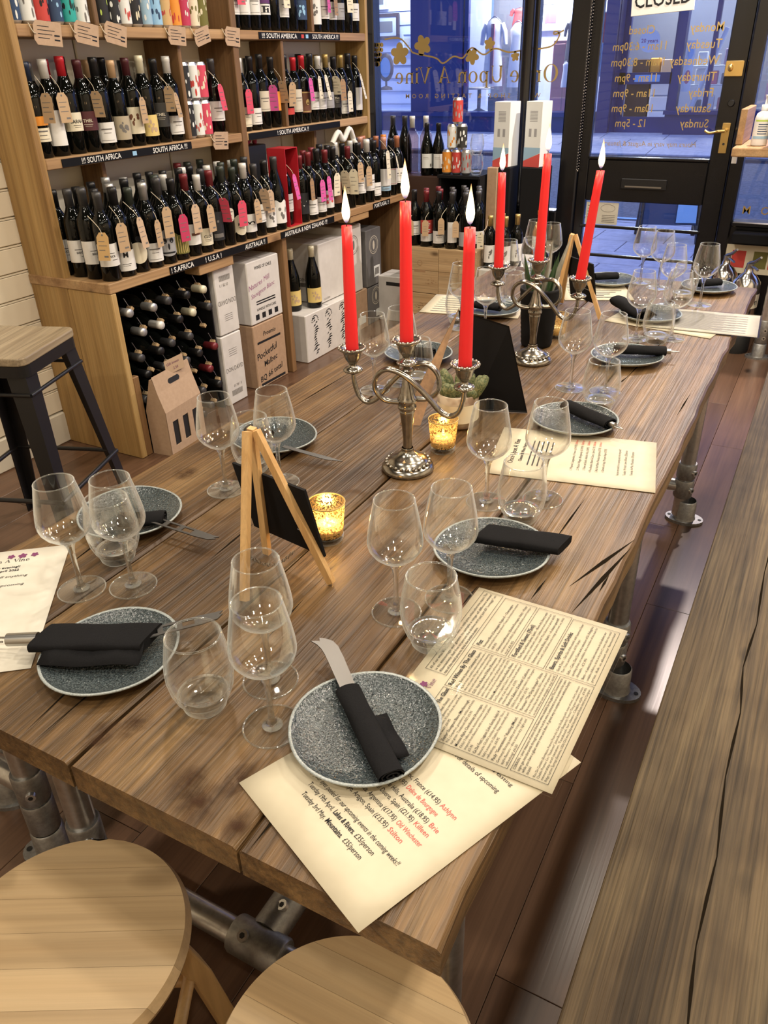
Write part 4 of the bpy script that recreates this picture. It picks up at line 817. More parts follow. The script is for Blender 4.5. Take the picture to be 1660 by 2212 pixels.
for g, z, rowk, data in BOTTLES:
    rn = {'F':'front','M':'middle','B':'back'}[rowk]
    for i, s_ in enumerate(data.split(';')):
        x, y, cap, st = s_.split(','); x = float(x); y = float(y)
        ds = LABELS[st][1]
        lab = f"{CAPN[cap]} capped bottle" + (f", {ds}" if ds else '') + f", {ORD[i+1]} in {rn} row, {SHELFN[g]}"
        if g == 'mid bay': lab = 'dark bottle with white label beside the patterned cans on middle shelf'
        h = 1.0 if z > 1 and rowk == 'F' else 1.0
        sc = 1.0+((i*37) % 5-2)*.012
        bottle(lab, x, y, z, cap, st, None, 'burg' if (i % 5 == 2 and st in ('n','landscape','scribble')) else 'bord', 'brown_glass' if cap == 'olive' else 'bottle_glass', f'bottles on the {SHELFN[g]}', sc)
# ------------------------------------------------------------ drink cans
def can(label, x, y, z, cols, grp, face=None, h=.115, r=.0265):
    t = thing('drink_can', label, 'can', (x, y, z), R(-25) if face is None else face, grp)
    MB().lathe([(0,.003),(r*.72,.0),(r*.8,.002),(r,.010),(r,h-.012),(r*.82,h-.002),(r*.82,h),(r*.76,h),(r*.74,h-.003),(0,h-.003)], 20).build('shell', 'aluminium', t)
    MB().lathe([(r+.0004,.011),(r+.0004,h-.013)], 20).build('wrap', cols[0], t)
    if len(cols) > 1:
        rnd = random.Random(label); pm = MB()
        for k in range(9):
            a = R(-70+k*17); zc = .025+rnd.random()*(h-.055); w = rnd.uniform(.08,.2); hh = rnd.uniform(.006,.016); n = 8
            pm.add([((r+.001)*cos(a+w*cos(2*pi*i/n)), (r+.001)*sin(a+w*cos(2*pi*i/n)), zc+hh*sin(2*pi*i/n)) for i in range(n)], [tuple(range(n))])
        pm.build('wrap_print', cols[1], t)
    return t
CANS = [(2.115,'pr_navy','pr_pale','navy'),(2.175,'pr_pale','pr_inkgrey','white'),(2.235,'pr_red','pr_ink','red and black'),(2.295,'pr_navy','pr_sky','blue'),(2.355,'pr_teal','pr_ink','teal'),(2.415,'pr_pale','pr_inkgrey','silver grey'),
        (2.515,'pr_black','pr_lime','black and lime'),(2.572,'pr_black','pr_pale','black and white'),(2.629,'pr_pale','pr_red','white with red fruit'),(2.686,'pr_black','pr_cream','black and cream'),(2.743,'pr_blue','pr_pale','mid blue'),(2.80,'pr_sky','pr_navy','sky blue'),(2.857,'pr_amber','pr_red','amber'),(2.914,'pr_orange','pr_red','orange'),(2.971,'pr_crimson','pr_pale','crimson'),(3.028,'pr_cream','pr_green','cream and green'),(3.085,'pr_green','pr_cream','dark green')]
for i, (y, a, b_, n_) in enumerate(CANS): can(f'{n_} drink can standing on the top left shelf', -2.545, y, Z1, (a, b_), 'cans on the top left shelf', None, .165, .0275)
for i, (y, z, a, b_, n_) in enumerate([(2.918,0,'pr_black','pr_pale','lower black and white patterned'),(2.974,0,'pr_pale','pr_red','lower peach patterned'),(3.030,0,'pr_pink','pr_cream','lower pink squiggle patterned'),(2.918,1,'pr_black','pr_pale','upper black and white patterned'),(2.974,1,'pr_pale','pr_red','upper peach patterned'),(3.030,1,'pr_pink','pr_cream','upper pink squiggle patterned')]):
    can(f'{n_} can stacked on the middle shelf', -2.545, y, Z2+z*.1455, (a, b_), 'patterned cans on the middle shelf', None, .145, .0272)
# ------------------------------------------------------------ price tags on strings
TAGC = dict(kraft='pr_kraft', tan='pr_tan', cream='pr_cream', amber='pr_amber', pink='pr_pink', magenta='pr_magenta', mag='pr_magenta', crimson='pr_crimson', brown='pr_brownk')
TAGS = [('middle left shelf', -2.498, '2.14,1.322,2.132,1.232,kraftedge;2.209,1.321,2.198,1.23,kraft;2.368,1.32,2.376,1.237,kraftedge;2.604,1.29,2.6,1.201,kraft;2.763,1.322,2.763,1.234,kraftedge;2.802,1.298,2.826,1.213,kraft;3.097,1.32,3.146,1.232,pink'),
 ('middle right shelf', -2.498, '3.30,1.293,3.317,1.197,pink;3.493,1.304,3.497,1.197,magedge;3.57,1.318,3.612,1.227,kraftedge;3.665,1.31,3.715,1.22,kraft;3.829,1.325,3.872,1.233,magenta;3.915,1.331,3.935,1.233,cream;3.978,1.335,4.046,1.243,cream;4.074,1.327,4.119,1.244,creamedge;4.15,1.311,4.147,1.212,brown;4.222,1.253,4.234,1.154,cream;4.344,1.333,4.418,1.232,cream'),
 ('top right shelf', -2.498, '3.308,1.698,3.298,1.625,pink;3.663,1.706,3.65,1.625,cream;4.041,1.72,4.048,1.616,magenta;4.113,1.696,4.11,1.606,brown;4.258,1.713,4.256,1.622,cream'),
 ('left counter', -2.262, '2.056,.888,2.04,.798,amberedge;2.15,.905,2.164,.808,kraft;2.245,.91,2.277,.809,tan;2.335,.886,2.329,.791,kraft;2.395,.924,2.424,.819,kraft;2.48,.884,2.48,.786,crimson;2.561,.91,2.598,.811,tan;2.65,.895,2.672,.796,kraft;2.738,.91,2.766,.814,pinkedge;2.864,.882,2.884,.782,pink;2.971,.873,2.966,.777,kraft;3.027,.909,3.047,.817,tanedge;3.075,.898,3.097,.808,tan'),
 ('right counter', -2.262, '3.275,.941,3.331,.849,magenta;3.425,.904,3.42,.809,brown;3.519,.887,3.52,.791,magenta;3.58,.896,3.619,.795,magenta;3.663,.902,3.71,.809,cream;3.734,.906,3.781,.811,creamedge;3.826,.902,3.837,.782,creamedge;3.902,.928,3.899,.834,kraft;3.994,.899,4.005,.804,kraft;4.213,.956,4.293,.84,cream;4.316,.918,4.372,.813,cream')]
def price_tag(label, x, ya, za, yb, zb, col, grp, w=.040, edge=False, neck=None):
    a = Vector((x, ya, za)); d = Vector((x+.004, yb, zb))-a; L = d.length; t = thing('price_tag', label, 'price tag', a, 0, grp)
    yaw = R(72) if edge else random.uniform(-.35, .25)
    xd = Vector((sin(yaw), cos(yaw), 0)); M = frame((0,0,0), xd, -d); hw = w/2
    poly = [(-hw,-L),(hw,-L),(hw,-.012),(hw*.5,.004),(-hw*.5,.004),(-hw,-.012)]
    MB().prism(poly, -.0004, .0004, M).build('card', TAGC[col], t)
    ho = MB(); ho.flat([(.0035*cos(2*pi*i/10), -.005+.0035*sin(2*pi*i/10)) for i in range(10)], .0009, M)
    for k in range(3):
        yy = -L*(.30+.16*k); ho.rect(-hw*.72, hw*(.3+.35*((k*3+len(label)) % 2)), yy, yy+.0022, .0009, M)
    ho.rect(hw*.05, hw*.75, -L*.88, -L*.88+.006, .0009, M); ho.build('handwriting', 'pr_inkgrey', t)
    n_ = Vector(neck)-a if neck else Vector((-.050, random.uniform(-.02,.02), .058))
    MB().tube(bez([(0,0,-.003), tuple(n_*.45+Vector((.012,0,-.004))), tuple(n_)], 5), .0011, 5).build('string', 'string', t)
    return t
for sn, x, data in TAGS:
    for i, s_ in enumerate(data.split(';')):
        ya, za, yb, zb, c = s_.split(','); edge = c.endswith('edge'); col = c.replace('edge', '')
        cn = {'mag':'magenta','brown':'brown kraft','kraft':'kraft','cream':'pale cream','tan':'tan'}.get(col, col)
        price_tag(f"{cn} price tag on string" + (' seen edge-on' if edge else '') + f", {ORD[i+1]} along the {sn}", x, float(ya), float(za), float(yb), float(zb), col, f'price tags along the {sn}', .046, edge)
# ------------------------------------------------------------ kraft cards tied to the shelf edges
for i, (y, z, tilt, w, h, nm) in enumerate([(2.20,1.503,-4,.118,.072,'first'),(2.374,1.505,-9,.112,.068,'second'),(2.516,1.505,-11,.110,.068,'third'),(2.854,1.503,-3,.105,.066,'fourth'),(3.01,1.503,14,.102,.062,'fifth'),(3.216,1.503,-4,.104,.072,'sixth'),(3.052,1.102,-4,.105,.072,'lower')]):
    lab = f'kraft price card tied to the top shelf edge, {nm} from the left' if nm != 'lower' else 'kraft price card tied to the shelf edge below the pink patterned cans'
    t = thing('price_card', lab, 'price card', (-2.491, y, z), 0, 'price cards on the shelf edge'); M = frame((0,0,0), (0,cos(R(tilt)),sin(R(tilt))), (.06,-sin(R(tilt)),cos(R(tilt))))
    MB().prism([(-w/2,-h/2+.015),(-w/2+.012,-h/2),(w/2,-h/2),(w/2,h/2),(-w/2+.012,h/2),(-w/2,h/2-.015)], 0, .0008, M).build('card', 'kraft_card', t)
    tm = MB()
    for k in range(4): tm.rect(-w*.36, w*(.05+.1*((k*5+i) % 3)), h*.26-k*h*.16, h*.29-k*h*.16, .0012, M); 
    for k in range(2): tm.rect(w*.22, w*.42, -h*.10-k*h*.18, -h*.03-k*h*.18, .0012, M)
    tm.build('handwriting', 'pr_ink', t); MB().tube(bez([(.002,-w/2+.008,0),(.006,-w/2-.006,.004),(-.006,-w/2-.010,.03)]), .0016, 5).build('string', 'string', t)
# ------------------------------------------------------------ cartons below the counter
def face_M(x, yc, zc): return frame((x, yc, zc), (0,1,0), (0,0,1))
def carton(label, x0, x1, y0, y1, z0, z1, m, prints=None, grp='cartons stored under the wine counter', name='wine_carton', side=None):
    t = thing(name, label, 'carton', ((x0+x1)/2, (y0+y1)/2, z0), 0, grp); w, d, h = (x1-x0)/2, (y1-y0)/2, z1-z0
    MB().cbox(-w, w, -d, d, 0, h, .004).build('body', m, t)
    if h > .12: MB().box(-w+.01, w-.01, -.002, .002, h-.0002, h+.0006).build('flap_seam', 'pr_inkgrey', t)
    if prints:
        for nm, mat, fn in prints:
            pm = MB(); fn(pm, w, d, h); pm.build(nm, mat, t)
    return t
def onface(w, h=0): return frame((w+.0006, 0, 0), (0,1,0), (0,0,1))
def onside(d): return frame((0, -d-.0006, 0), (1,0,0), (0,0,1))
def pr_dd(flip):
    def f(pm, w, d, h):
        M = onface(w)
        if flip: M = M @ Matrix.Translation((0,h,0)) @ Matrix.Rotation(pi, 4, 'Z')
        text(pm, 'DON DAVID', .030, M @ Matrix.Translation((0,h*.48,0)), align='CENTER', sx=.75)
        for k in range(4): pm.rect(-d*.4, d*.4, h*(.70+.03*k), h*(.70+.03*k)+.002, 0, M)
        for k in range(14): pm.rect(-d*.55+k*d*.078, -d*.55+k*d*.078+.003, h*.12, h*.20, 0, M)
        text(pm, '0178 / 3', .018, M @ Matrix.Translation((-d*.3,h*.24,0)))
    return f
def pr_chile(pm, w, d, h):
    M = onface(w); text(pm, 'WINES OF CHILE', .021, M @ Matrix.Translation((.0,h*.86,0)), align='CENTER', sx=.85, bold=.01); text(pm, 'HANDLE WITH CARE', .018, M @ Matrix.Translation((0,h*.20,0)), align='CENTER', bold=.01, sx=.9)
    for k in range(4):
        a = -d*.72+k*d*.40; pm.rect(a, a+d*.22, h*.06, h*.15, 0, M)
    for k in range(2): pm.rect(-d*.6, d*.6, h*(.30+.04*k), h*(.32+.04*k), 0, M)
def pr_chile_pen(pm, w, d, h):
    M = onface(w) @ Matrix.Rotation(R(10), 4, 'Z'); text(pm, 'Natures Mill', .034, M @ Matrix.Translation((-d*.75,h*.62,0)), shear=.3); text(pm, 'Sauvignon Blanc', .030, M @ Matrix.Translation((-d*.70,h*.48,0)), shear=.3)
def pr_brown(pm, w, d, h):
    M = onface(w); text(pm, 'Proemio', .03, M @ Matrix.Translation((0,h*.80,0)), align='CENTER', shear=.2, bold=.01); pm.rect(-d*.8, d*.7, h*.70, h*.735, 0, M); pm.rect(-d*.8, d*.8, h*.03, h*.07, 0, M)
    Mr = M @ Matrix.Rotation(R(8), 4, 'Z'); text(pm, 'Pocketful', .045, Mr @ Matrix.Translation((-d*.75,h*.50,0)), shear=.2, bold=.012); text(pm, 'Malbec', .04, Mr @ Matrix.Translation((-d*.4,h*.34,0)), shear=.2, bold=.012); text(pm, 'BQ 66 total', .04, Mr @ Matrix.Translation((-d*.8,h*.14,0)), shear=.2, bold=.012)
    Ms = onside(d); pm.rect(-w*.9, w*.1, h*.62, h*.66, 0, Ms); pm.rect(-w*.9, w*.5, h*.05, h*.10, 0, Ms)
def pr_badge(pm, w, d, h):
    M = onface(w); c = (0, h*.72)
    for r0, r1 in ((.052,.048),(.040,.038)):
        n = 28
        for i in range(n):
            a, b_ = 2*pi*i/n, 2*pi*(i+1)/n; pm.add([(c[0]+r0*cos(a),c[1]+r0*sin(a),0),(c[0]+r0*cos(b_),c[1]+r0*sin(b_),0),(c[0]+r1*cos(b_),c[1]+r1*sin(b_),0),(c[0]+r1*cos(a),c[1]+r1*sin(a),0)], [(0,1,2,3)], M)
    pm.flat([(.012*cos(2*pi*i/12), h*.715+.026*sin(2*pi*i/12)) for i in range(12)], 0, M)
def pr_sticker(pm, w, d, h): pm.rect(-d*.05, d*.75, h*.14, h*.34, 0, onface(w))
def pr_stickin(pm, w, d, h):
    M = onface(w) @ Matrix.Translation((0,0,.0004))
    for k in range(12): pm.rect(d*.10+k*d*.045, d*.10+k*d*.045+.003, h*.18, h*.30, 0, M)
def pr_sketch(pm, w, d, h):
    rnd = random.Random(5)
    for M, xs in ((onface(w), (-d*.62, -d*.05, d*.55)), (onside(d), (-w*.45,))):
        for cx in xs:
            for k in range(16):
                zz = h*.10+k*h*.05; ww = (.014+.016*sin(k*.5)**2)*(1 if k < 12 else .8); ox = cx+rnd.uniform(-.012,.012)
                pm.add([(ox-ww, zz, 0), (ox+ww*rnd.uniform(.2,1), zz+.006, 0), (ox+ww*rnd.uniform(.1,.8), zz+h*.05, 0), (ox-ww*.3, zz+h*.04, 0)], [(0,1,2,3)], M)
            for k in range(10): a = pi*k/9; pm.rect(cx+.03*cos(a)-.004, cx+.03*cos(a)+.004, h*.80+.03*sin(a), h*.80+.03*sin(a)+.006, 0, M)
def pr_block(pm, w, d, h): M = onside(d); text(pm, 'GOLDEN', .022, M @ Matrix.Translation((0,h*.36,0)), bold=.01); pm.rect(0, w*.75, h*.26, h*.33, 0, M); text(pm, 'GOLDEN', .016, onface(w) @ Matrix.Translation((-d*.8,h*.04,0)))
carton('white carton printed upside down standing on its twin beside the bottle rack', -2.66, -2.30, 2.66, 2.80, .335, .63, 'white_carton', [('print','pr_inkgrey',pr_dd(True))])
carton('white carton with barcode on the floor beside the bottle rack', -2.66, -2.30, 2.655, 2.80, 0, .33, 'white_carton', [('print','pr_inkgrey',pr_dd(False))])
carton('white wine carton with purple handwriting standing on a brown carton', -2.66, -2.30, 2.89, 3.145, .32, .61, 'white_carton', [('print','pr_ink',pr_chile),('handwriting','pr_violet',pr_chile_pen)])
carton('brown carton with black marker handwriting on the floor under the counter', -2.66, -2.30, 2.89, 3.145, 0, .315, 'cardboard', [('print','pr_ink',pr_brown)])
carton('white carton with black engraved figures on the floor', -2.66, -2.29, 3.32, 3.80, 0, .255, 'white_carton', [('print','pr_ink',pr_sketch)])
carton('large white carton lying behind two bottles under the counter', -2.69, -2.33, 3.545, 3.80, .26, .57, 'white_carton', [('print','pr_inkgrey',pr_block)])
carton('tall white carton printed with round badges behind the red candle', -2.69, -2.33, 3.82, 4.00, .235, .605, 'white_carton', [('print','pr_inkgrey',pr_badge)])
carton('brown carton with white address label low under the counter', -2.69, -2.33, 3.82, 4.05, 0, .23, 'cardboard', [('address_label','pr_pale',pr_sticker)])
carton('dark grey carton with white badge, upper of two under the counter', -2.69, -2.335, 4.06, 4.24, .225, .55, 'grey_carton', [('badge','pr_beige',pr_badge),('sticker','pr_pale',pr_sticker),('barcode','pr_inkgrey',pr_stickin)])
carton('dark grey carton with white badge on the floor under the counter', -2.69, -2.335, 4.07, 4.255, 0, .22, 'grey_carton', [('badge','pr_beige',pr_badge),('sticker','pr_pale',pr_sticker)])
def pr_handle(pm, w, d, h): pm.rect(-d*.4, d*.4, h*.78, h*.90, 0, onface(w)); pm.rect(-w*.5, w*.5, h*.80, h*.88, 0, onside(d))
carton('white carton with hand holes standing in front of wooden crates', -2.34, -2.11, 4.20, 4.38, 0, .27, 'white_carton', [('hand_hole','socket_dark',pr_handle)], 'cartons stored under the wine counter')
bottle('dark sloping bottle with cream cap and yellow label standing on sketch carton', -2.345, 3.50, .256, 'cream', 'yellow', R(-40), 'burg', 'bottle_glass', 'bottles standing on the sketch carton', 1.02)
bottle('half hidden yellow labelled bottle beside its twin on the sketch carton', -2.41, 3.40, .256, 'cream', 'yellow', R(-40), 'burg', 'bottle_glass', 'bottles standing on the sketch carton', 1.02)
# open red gift box, black gift box and ribbon on the counter
gb = thing('red_gift_box', 'open red wine gift box holding a bottle on the counter', 'gift box', (-2.335, 3.30, Z3))
for b_ in ((-.05,.05,-.052,-.049,0,.345),(-.05,.05,.049,.052,0,.345),(-.052,-.049,-.052,.052,0,.345),(-.05,.05,-.05,.05,0,.003),(-.05,.05,-.05,.05,.342,.345)): MB().box(*b_).build('panel', 'cap_red', gb)
bottle('bottle with white label inside the open red gift box', -2.34, 3.30, Z3+.004, 'black', 'whitemid', R(-10))
gk = thing('black_gift_box', 'black wine gift box with red ribbon behind counter bottles', 'gift box', (-2.60, 3.365, Z3))
MB().cbox(-.06, .06, -.09, .09, 0, .345, .003).build('box', 'cap_black', gk); MB().tube(bez([(0,-.07,.348),(.02,-.03,.385),(0,.01,.350),(.02,.05,.392),(0,.08,.35)]), .012, 8).build('ribbon', 'pr_pink', gk)
rb = MB(); rb.tube(bez([(-2.43,3.90,1.02),(-2.42,3.95,1.07),(-2.42,4.00,1.03),(-2.41,4.05,1.08),(-2.42,4.11,1.025)]), .014, 8); rb.tube(bez([(-2.42,4.10,1.03),(-2.40,4.12,.98),(-2.40,4.11,.92)]), [.012]*6+[.008]*5, 8)
tag(rb.build('white_ribbon', 'cloth_white'), 'white ribbon bow draped over bottle tops at counter end', 'ribbon')
# ------------------------------------------------------------ hexagonal bottle rack with lying bottles
rk = thing('bottle_rack', 'wooden honeycomb rack of lying wine bottles under the counter', 'bottle rack', (0,0,0))
blk = MB().cbox(-.014, .014, -.008, .008, -.008, .008, .002, Matrix.Rotation(R(45), 4, 'X')).mesh('block', 'crate_wood')
strap = MB().box(-.0015, .0015, -.001, .001, 0, .052).mesh('strap', 'galvanised')
RC = [(2.13+.1*c+(.05 if r % 2 else 0), .055+.088*r) for r in range(7) for c in range(5) if 2.13+.1*c+(.05 if r % 2 else 0) < 2.60]
for y, z in RC:
    for dx in (-2.325, -2.56):
        link('block', blk, rk, (dx, y+.05, z+.0))
        s1 = link('strap', strap, rk, (dx, y+.05, z)); s1.rotation_euler = (R(28), 0, 0)
for b_ in ((-2.58,-2.31,2.082,2.088,.0,.64),(-2.58,-2.31,2.632,2.638,0,.64)): MB().box(*b_).build('side_strap', 'black_metal', rk)
RKC = [('silver',2.208,.60),('silver',2.11,.60),('silver',2.256,.55),('silver',2.159,.53),('cream',2.49,.56),('cream',2.51,.475),('cream',2.53,.386),('white',2.252,.459),('dkred',2.575,.296),('dkred',2.56,.22)]
rn_ = 0
for i, (y, z) in enumerate(RC):
    if (i*7) % 11 == 3: continue
    cap = min(RKC, key=lambda q: (q[1]-y)**2+(q[2]-z)**2); cap = cap[0] if (cap[1]-y)**2+(cap[2]-z)**2 < .0030 else ('grey' if i % 3 else 'black'); rn_ += 1; r_ = int(round((z-.055)/.088)); c_ = sum(1 for (yy, zz) in RC if abs(zz-z) < .01 and yy <= y)
    t = thing('lying_bottle', f"{CAPN[cap]} capped bottle lying in rack, {ORD[r_+1]} row from floor, {ORD[c_]} across", 'bottle', (-2.60, y, z), 0, 'bottles lying in the honeycomb rack')
    t.rotation_euler = (0, R(90), 0); out_ = random.uniform(-.012, .05); t.location.x += out_
    link('glass_body', bottle_mesh('bord', 'bottle_glass'), t); link('capsule', cap_mesh(cap), t)
# ------------------------------------------------------------ kraft bottle carrier
kc = thing('bottle_carrier', 'brown kraft three bottle carrier with cut-out handle by the counter end', 'carrier', (-2.235, 2.238, 0), R(6))
w, d, h = .048, .122, .325
bd = MB(); bd.add([(-w,-d,0),(w,-d,0),(w,d,0),(-w,d,0),(-w,-d,.19),(w,-d,.19),(w,d,.19),(-w,d,.19),(-.006,-d,h),(.006,-d,h),(.006,d,h),(-.006,d,h)], [(0,3,2,1),(3,0,4,7),(0,1,5,4),(2,3,7,6),(4,5,9,8),(6,7,11,10),(7,4,8,11),(5,6,10,9),(8,9,10,11)])
fr_ = MB(); wy = [(-.088,-.050),(-.019,.019),(.050,.088)]; ys = [-d]+[v for p_ in wy for v in p_]+[d]
for i in range(0, 7, 2): fr_.box(w-.003, w, ys[i], ys[i+1], 0, .19)
for a, b_ in wy: fr_.box(w-.003, w, a, b_, 0, .035); fr_.box(w-.003, w, a, b_, .14, .19)
bd.build('box', 'kraft_card', kc); fr_.build('window_panel', 'kraft_card', kc)
fl = MB(); fl.add([(.0075,-d,h+.012),(.0075,d,h+.012),(.030,d,h-.085),(.030,.10,h-.095),(.030,-.10,h-.095),(.030,-d,h-.085)], [(0,1,2,3,4,5)]); fl.build('flap', 'kraft_card', kc)
MB().prism([(-.030,-.011),(.030,-.011),(.038,-.004),(.038,.004),(.030,.011),(-.030,.011),(-.038,.004),(-.038,-.004)], 0, .001, frame((.0175,0,h-.034), (0,1,0), (-.022,0,.097))).build('hand_slot', 'socket_dark', kc)
tag(MB().lathe([(0,0),(.016,0),(.016,.10),(.010,.115),(.010,.13),(0,.13)], 14).build('red_bottle', 'pr_red', None, (-2.262, 2.167, .002)), 'small red bottle behind the first window of the kraft carrier', 'bottle')
for a, b_ in wy: MB().box(w-.0052, w-.0042, a-.004, b_+.004, .030, .145).build('dark_opening', 'socket_dark', kc)
t = thing('carrier_card', 'handwritten price card tied to the top of the kraft carrier', 'price card', (-2.222, 2.262, .345)); M = frame((0,0,0), (.1,1,.08), (0,-.08,1))
MB().prism([(-.05,-.03),(.05,-.03),(.05,.03),(-.05,.03)], 0, .001, M).build('card', 'pr_tan', t); tm = MB(); text(tm, 'Gift boxes', .016, M @ Matrix.Translation((-.042,.006,.0015)), shear=.2); text(tm, '2.50', .016, M @ Matrix.Translation((-.01,-.018,.0015))); tm.build('handwriting', 'pr_inkpurple', t)
# ------------------------------------------------------------ wooden crates and the window display
def crate(label, x0, x1, y0, y1, z0, z1, mark):
    t = thing('wine_crate', label, 'crate', ((x0+x1)/2, y0, z0), 0, 'wooden wine crates by the window'); w, h, D_ = (x1-x0)/2, z1-z0, y1-y0
    for i in range(2): MB().cbox(-w, w, 0, .010, i*h/2+.0008, (i+1)*h/2-.0008, .0015).build('front_plank', 'crate_wood', t)
    for s_ in (-1, 1): MB().cbox(s_*w-(.009 if s_ > 0 else 0), s_*w+(.009 if s_ < 0 else 0), .0105, D_, .001, h-.001, .001).build('side_plank', 'crate_wood', t)
    MB().box(-w+.0095, w-.0095, .0105, D_, h-.010, h-.001).build('lid', 'crate_wood', t); pm = MB(); M = onside(0)
    if mark == 'tree':
        for k in range(26):
            a = random.uniform(0, 2*pi); r_ = random.uniform(.01,.042); pm.rect(w*.1+r_*cos(a)-.006, w*.1+r_*cos(a)+.005, h*.68+r_*sin(a), h*.68+r_*sin(a)+.003, 0, M)
        pm.rect(w*.1-.004, w*.1+.004, h*.30, h*.62, 0, M)
    else:
        pm.rect(-.035, .035, h*.46, h*.52, 0, M); pm.lathe([(.012,0),(.016,0)], 16, M @ Matrix.Translation((0,h*.66,0)), 0, False)
        for k in range(16): a = random.uniform(0, pi); r_ = random.uniform(.01,.036); pm.rect(w*.62+r_*cos(a)-.004, w*.62+r_*cos(a)+.004, h*.2+r_*sin(a), h*.2+r_*sin(a)+.003, 0, M)
    pm.build('brand_mark', 'pr_brownk', t)
crate('pale wooden wine crate, upper left of the stack by the window', -2.07, -1.846, 4.0, 4.5, .252, .50, 'mark'); crate('pale wooden wine crate with tree emblem, upper right of the stack', -1.844, -1.62, 4.0, 4.5, .252, .50, 'tree')
crate('pale wooden wine crate, lower left of the stack by the window', -2.07, -1.846, 4.0, 4.5, 0, .25, 'tree'); crate('pale wooden wine crate, lower right of the stack behind the glass', -1.844, -1.62, 4.0, 4.5, 0, .25, 'mark')
DISP = [(-2.02,4.06,'black','whitemid'),(-1.945,4.055,'dkred','oenored'),(-1.868,4.05,'black','whitelow'),(-1.79,4.05,'grey','whitetall'),(-1.712,4.05,'grey','silverlab'),(-1.985,4.14,'dkred','n'),(-1.90,4.14,'dkred','n'),(-1.822,4.14,'grey','n'),(-1.745,4.14,'grey','n'),(-1.668,4.12,'grey','whitelow'),(-1.95,4.22,'dkred','n'),(-1.865,4.22,'grey','n'),(-1.785,4.22,'grey','n'),(-1.70,4.21,'grey','n'),(-1.83,4.30,'grey','n'),(-1.74,4.30,'grey','n')]
for i, (x, y, cap, st) in enumerate(DISP):
    ds = LABELS[st][1]; bottle(f"{CAPN[cap]} capped bottle" + (f", {ds}" if ds else '') + f", {ORD[i+1]} of the group on wooden crates", x, y, .501, cap, st, R(-55), 'bord', 'bottle_glass', 'bottles standing on the wooden crates', .92)
for i, (xa, ya, za, xb, yb, zb) in enumerate([(-1.925,4.0,.64,-1.935,3.99,.565),(-1.83,4.0,.655,-1.835,3.99,.585),(-1.745,4.0,.645,-1.752,3.99,.57),(-2.02,4.01,.635,-2.02,4.0,.56)]):
    a = Vector((xa, ya, za)); t = thing('price_tag', f'kraft price tag on string, {ORD[i+1]} on the crate bottles', 'price tag', a, 0, 'price tags on the crate bottles'); M = frame((0,0,0), (.85,.4,0), Vector((xa-xb, ya-yb, za-zb))); L = .078
    MB().prism([(-.017,-L),(.017,-L),(.017,-.01),(.008,.004),(-.008,.004),(-.017,-.01)], -.0004, .0004, M).build('card', 'pr_kraft', t); pm = MB()
    for k in range(3): pm.rect(-.011, .008, -.03-k*.012, -.0285-k*.012, .0009, M)
    pm.build('handwriting', 'pr_inkgrey', t); MB().tube(bez([(0,0,-.003),(0,.01,.02),(.01,.05,.05)]), .0012, 5).build('string', 'string', t)
t = thing('white_display_box', 'white box with bottles on top beside the wooden crates', 'box', (-1.50, 4.16, 0))
MB().cbox(-.11, .12, -.15, .30, 0, .41, .004).build('box', 'white_carton', t)
for i, (x, y) in enumerate([(-1.575,4.07),(-1.49,4.07),(-1.455,4.155),(-1.54,4.155)]): bottle(f'gold capped bottle with grey head label, {ORD[i+1]} of four on the white box', x, y, .411, 'gold', 'headlab', R(-60), 'bord', 'bottle_glass', 'gold capped bottles on the white box', .86)
price_tag('cream price tag on string hanging from the gold capped bottles', -1.60, 3.995, .60, 4.0, .52, 'cream', None, .034, True, (-1.585, 4.06, .66))
dk = thing('black_display_cabinet', 'black open display cabinet standing in the shop window', 'display cabinet', (0,0,0))
for b_ in ((-2.06,-1.80,4.44,4.76,.80,.815),(-2.06,-2.045,4.46,4.76,.0,.80),(-1.815,-1.80,4.46,4.76,.0,.80),(-2.045,-1.815,4.75,4.76,.0,.80),(-2.045,-1.815,4.55,4.75,.50,.512)): MB().box(*b_).build('panel', 'black_matt', dk)
CN = [(-2.025,4.50,0,'pr_orange','pr_cream','orange and cream'),(-1.965,4.50,0,'pr_red','pr_pale','red and silver'),(-1.905,4.50,0,'pr_grey','pr_red','grey and red'),(-1.995,4.50,1,'pr_pale','pr_orange','silver and orange'),(-1.935,4.50,1,'pr_dark','pr_pale','dark grey'),(-1.965,4.50,2,'pr_red','pr_grey','red and grey')]
for i, (x, y, l, a, b_, n_) in enumerate(CN): can(f'{n_} drink can in the window pyramid, {["bottom","middle","top"][l]} layer', x, y, .816+l*.1315, (a, b_), 'can pyramid in the window', R(-65), .131, .029)
# bottles on a wooden block at the end of the counter
cb = thing('display_block', 'dark wooden display block behind the end of the counter', 'stand', (-2.20, 4.57, 0)); MB().cbox(-.14, .135, -.09, .11, 0, .80, .004).build('block', 'dark_wood', cb)
for i, (x, y, g, cap, st, nm) in enumerate([(-2.175,4.54,'bottle_glass','black','backlab','dark sloping bottle with pale back label, left of the pair on the block'),(-2.105,4.55,'bottle_glass','black','backlab','dark sloping bottle with pale back label, right of the pair on the block'),(-2.30,4.60,'rose_glass','white','n','pale rose bottle with white cap by the window'),(-2.225,4.63,'rose_glass','white','n','second pale rose bottle with white cap by the window')]):
    bottle(nm, x, y, .801, cap, st, R(-60), 'burg' if i < 2 else 'bord', g, None, .90 if i < 2 else 1.0)
for i, (x, y) in enumerate([(-2.44,4.62),(-2.36,4.62)]): bottle(f'dark bottle with foil neck at the window end, {ORD[i+1]} of two', x, y, .801, 'grey', 'n', None, 'burg', 'bottle_glass', 'dark bottles at the window end', 1.0)
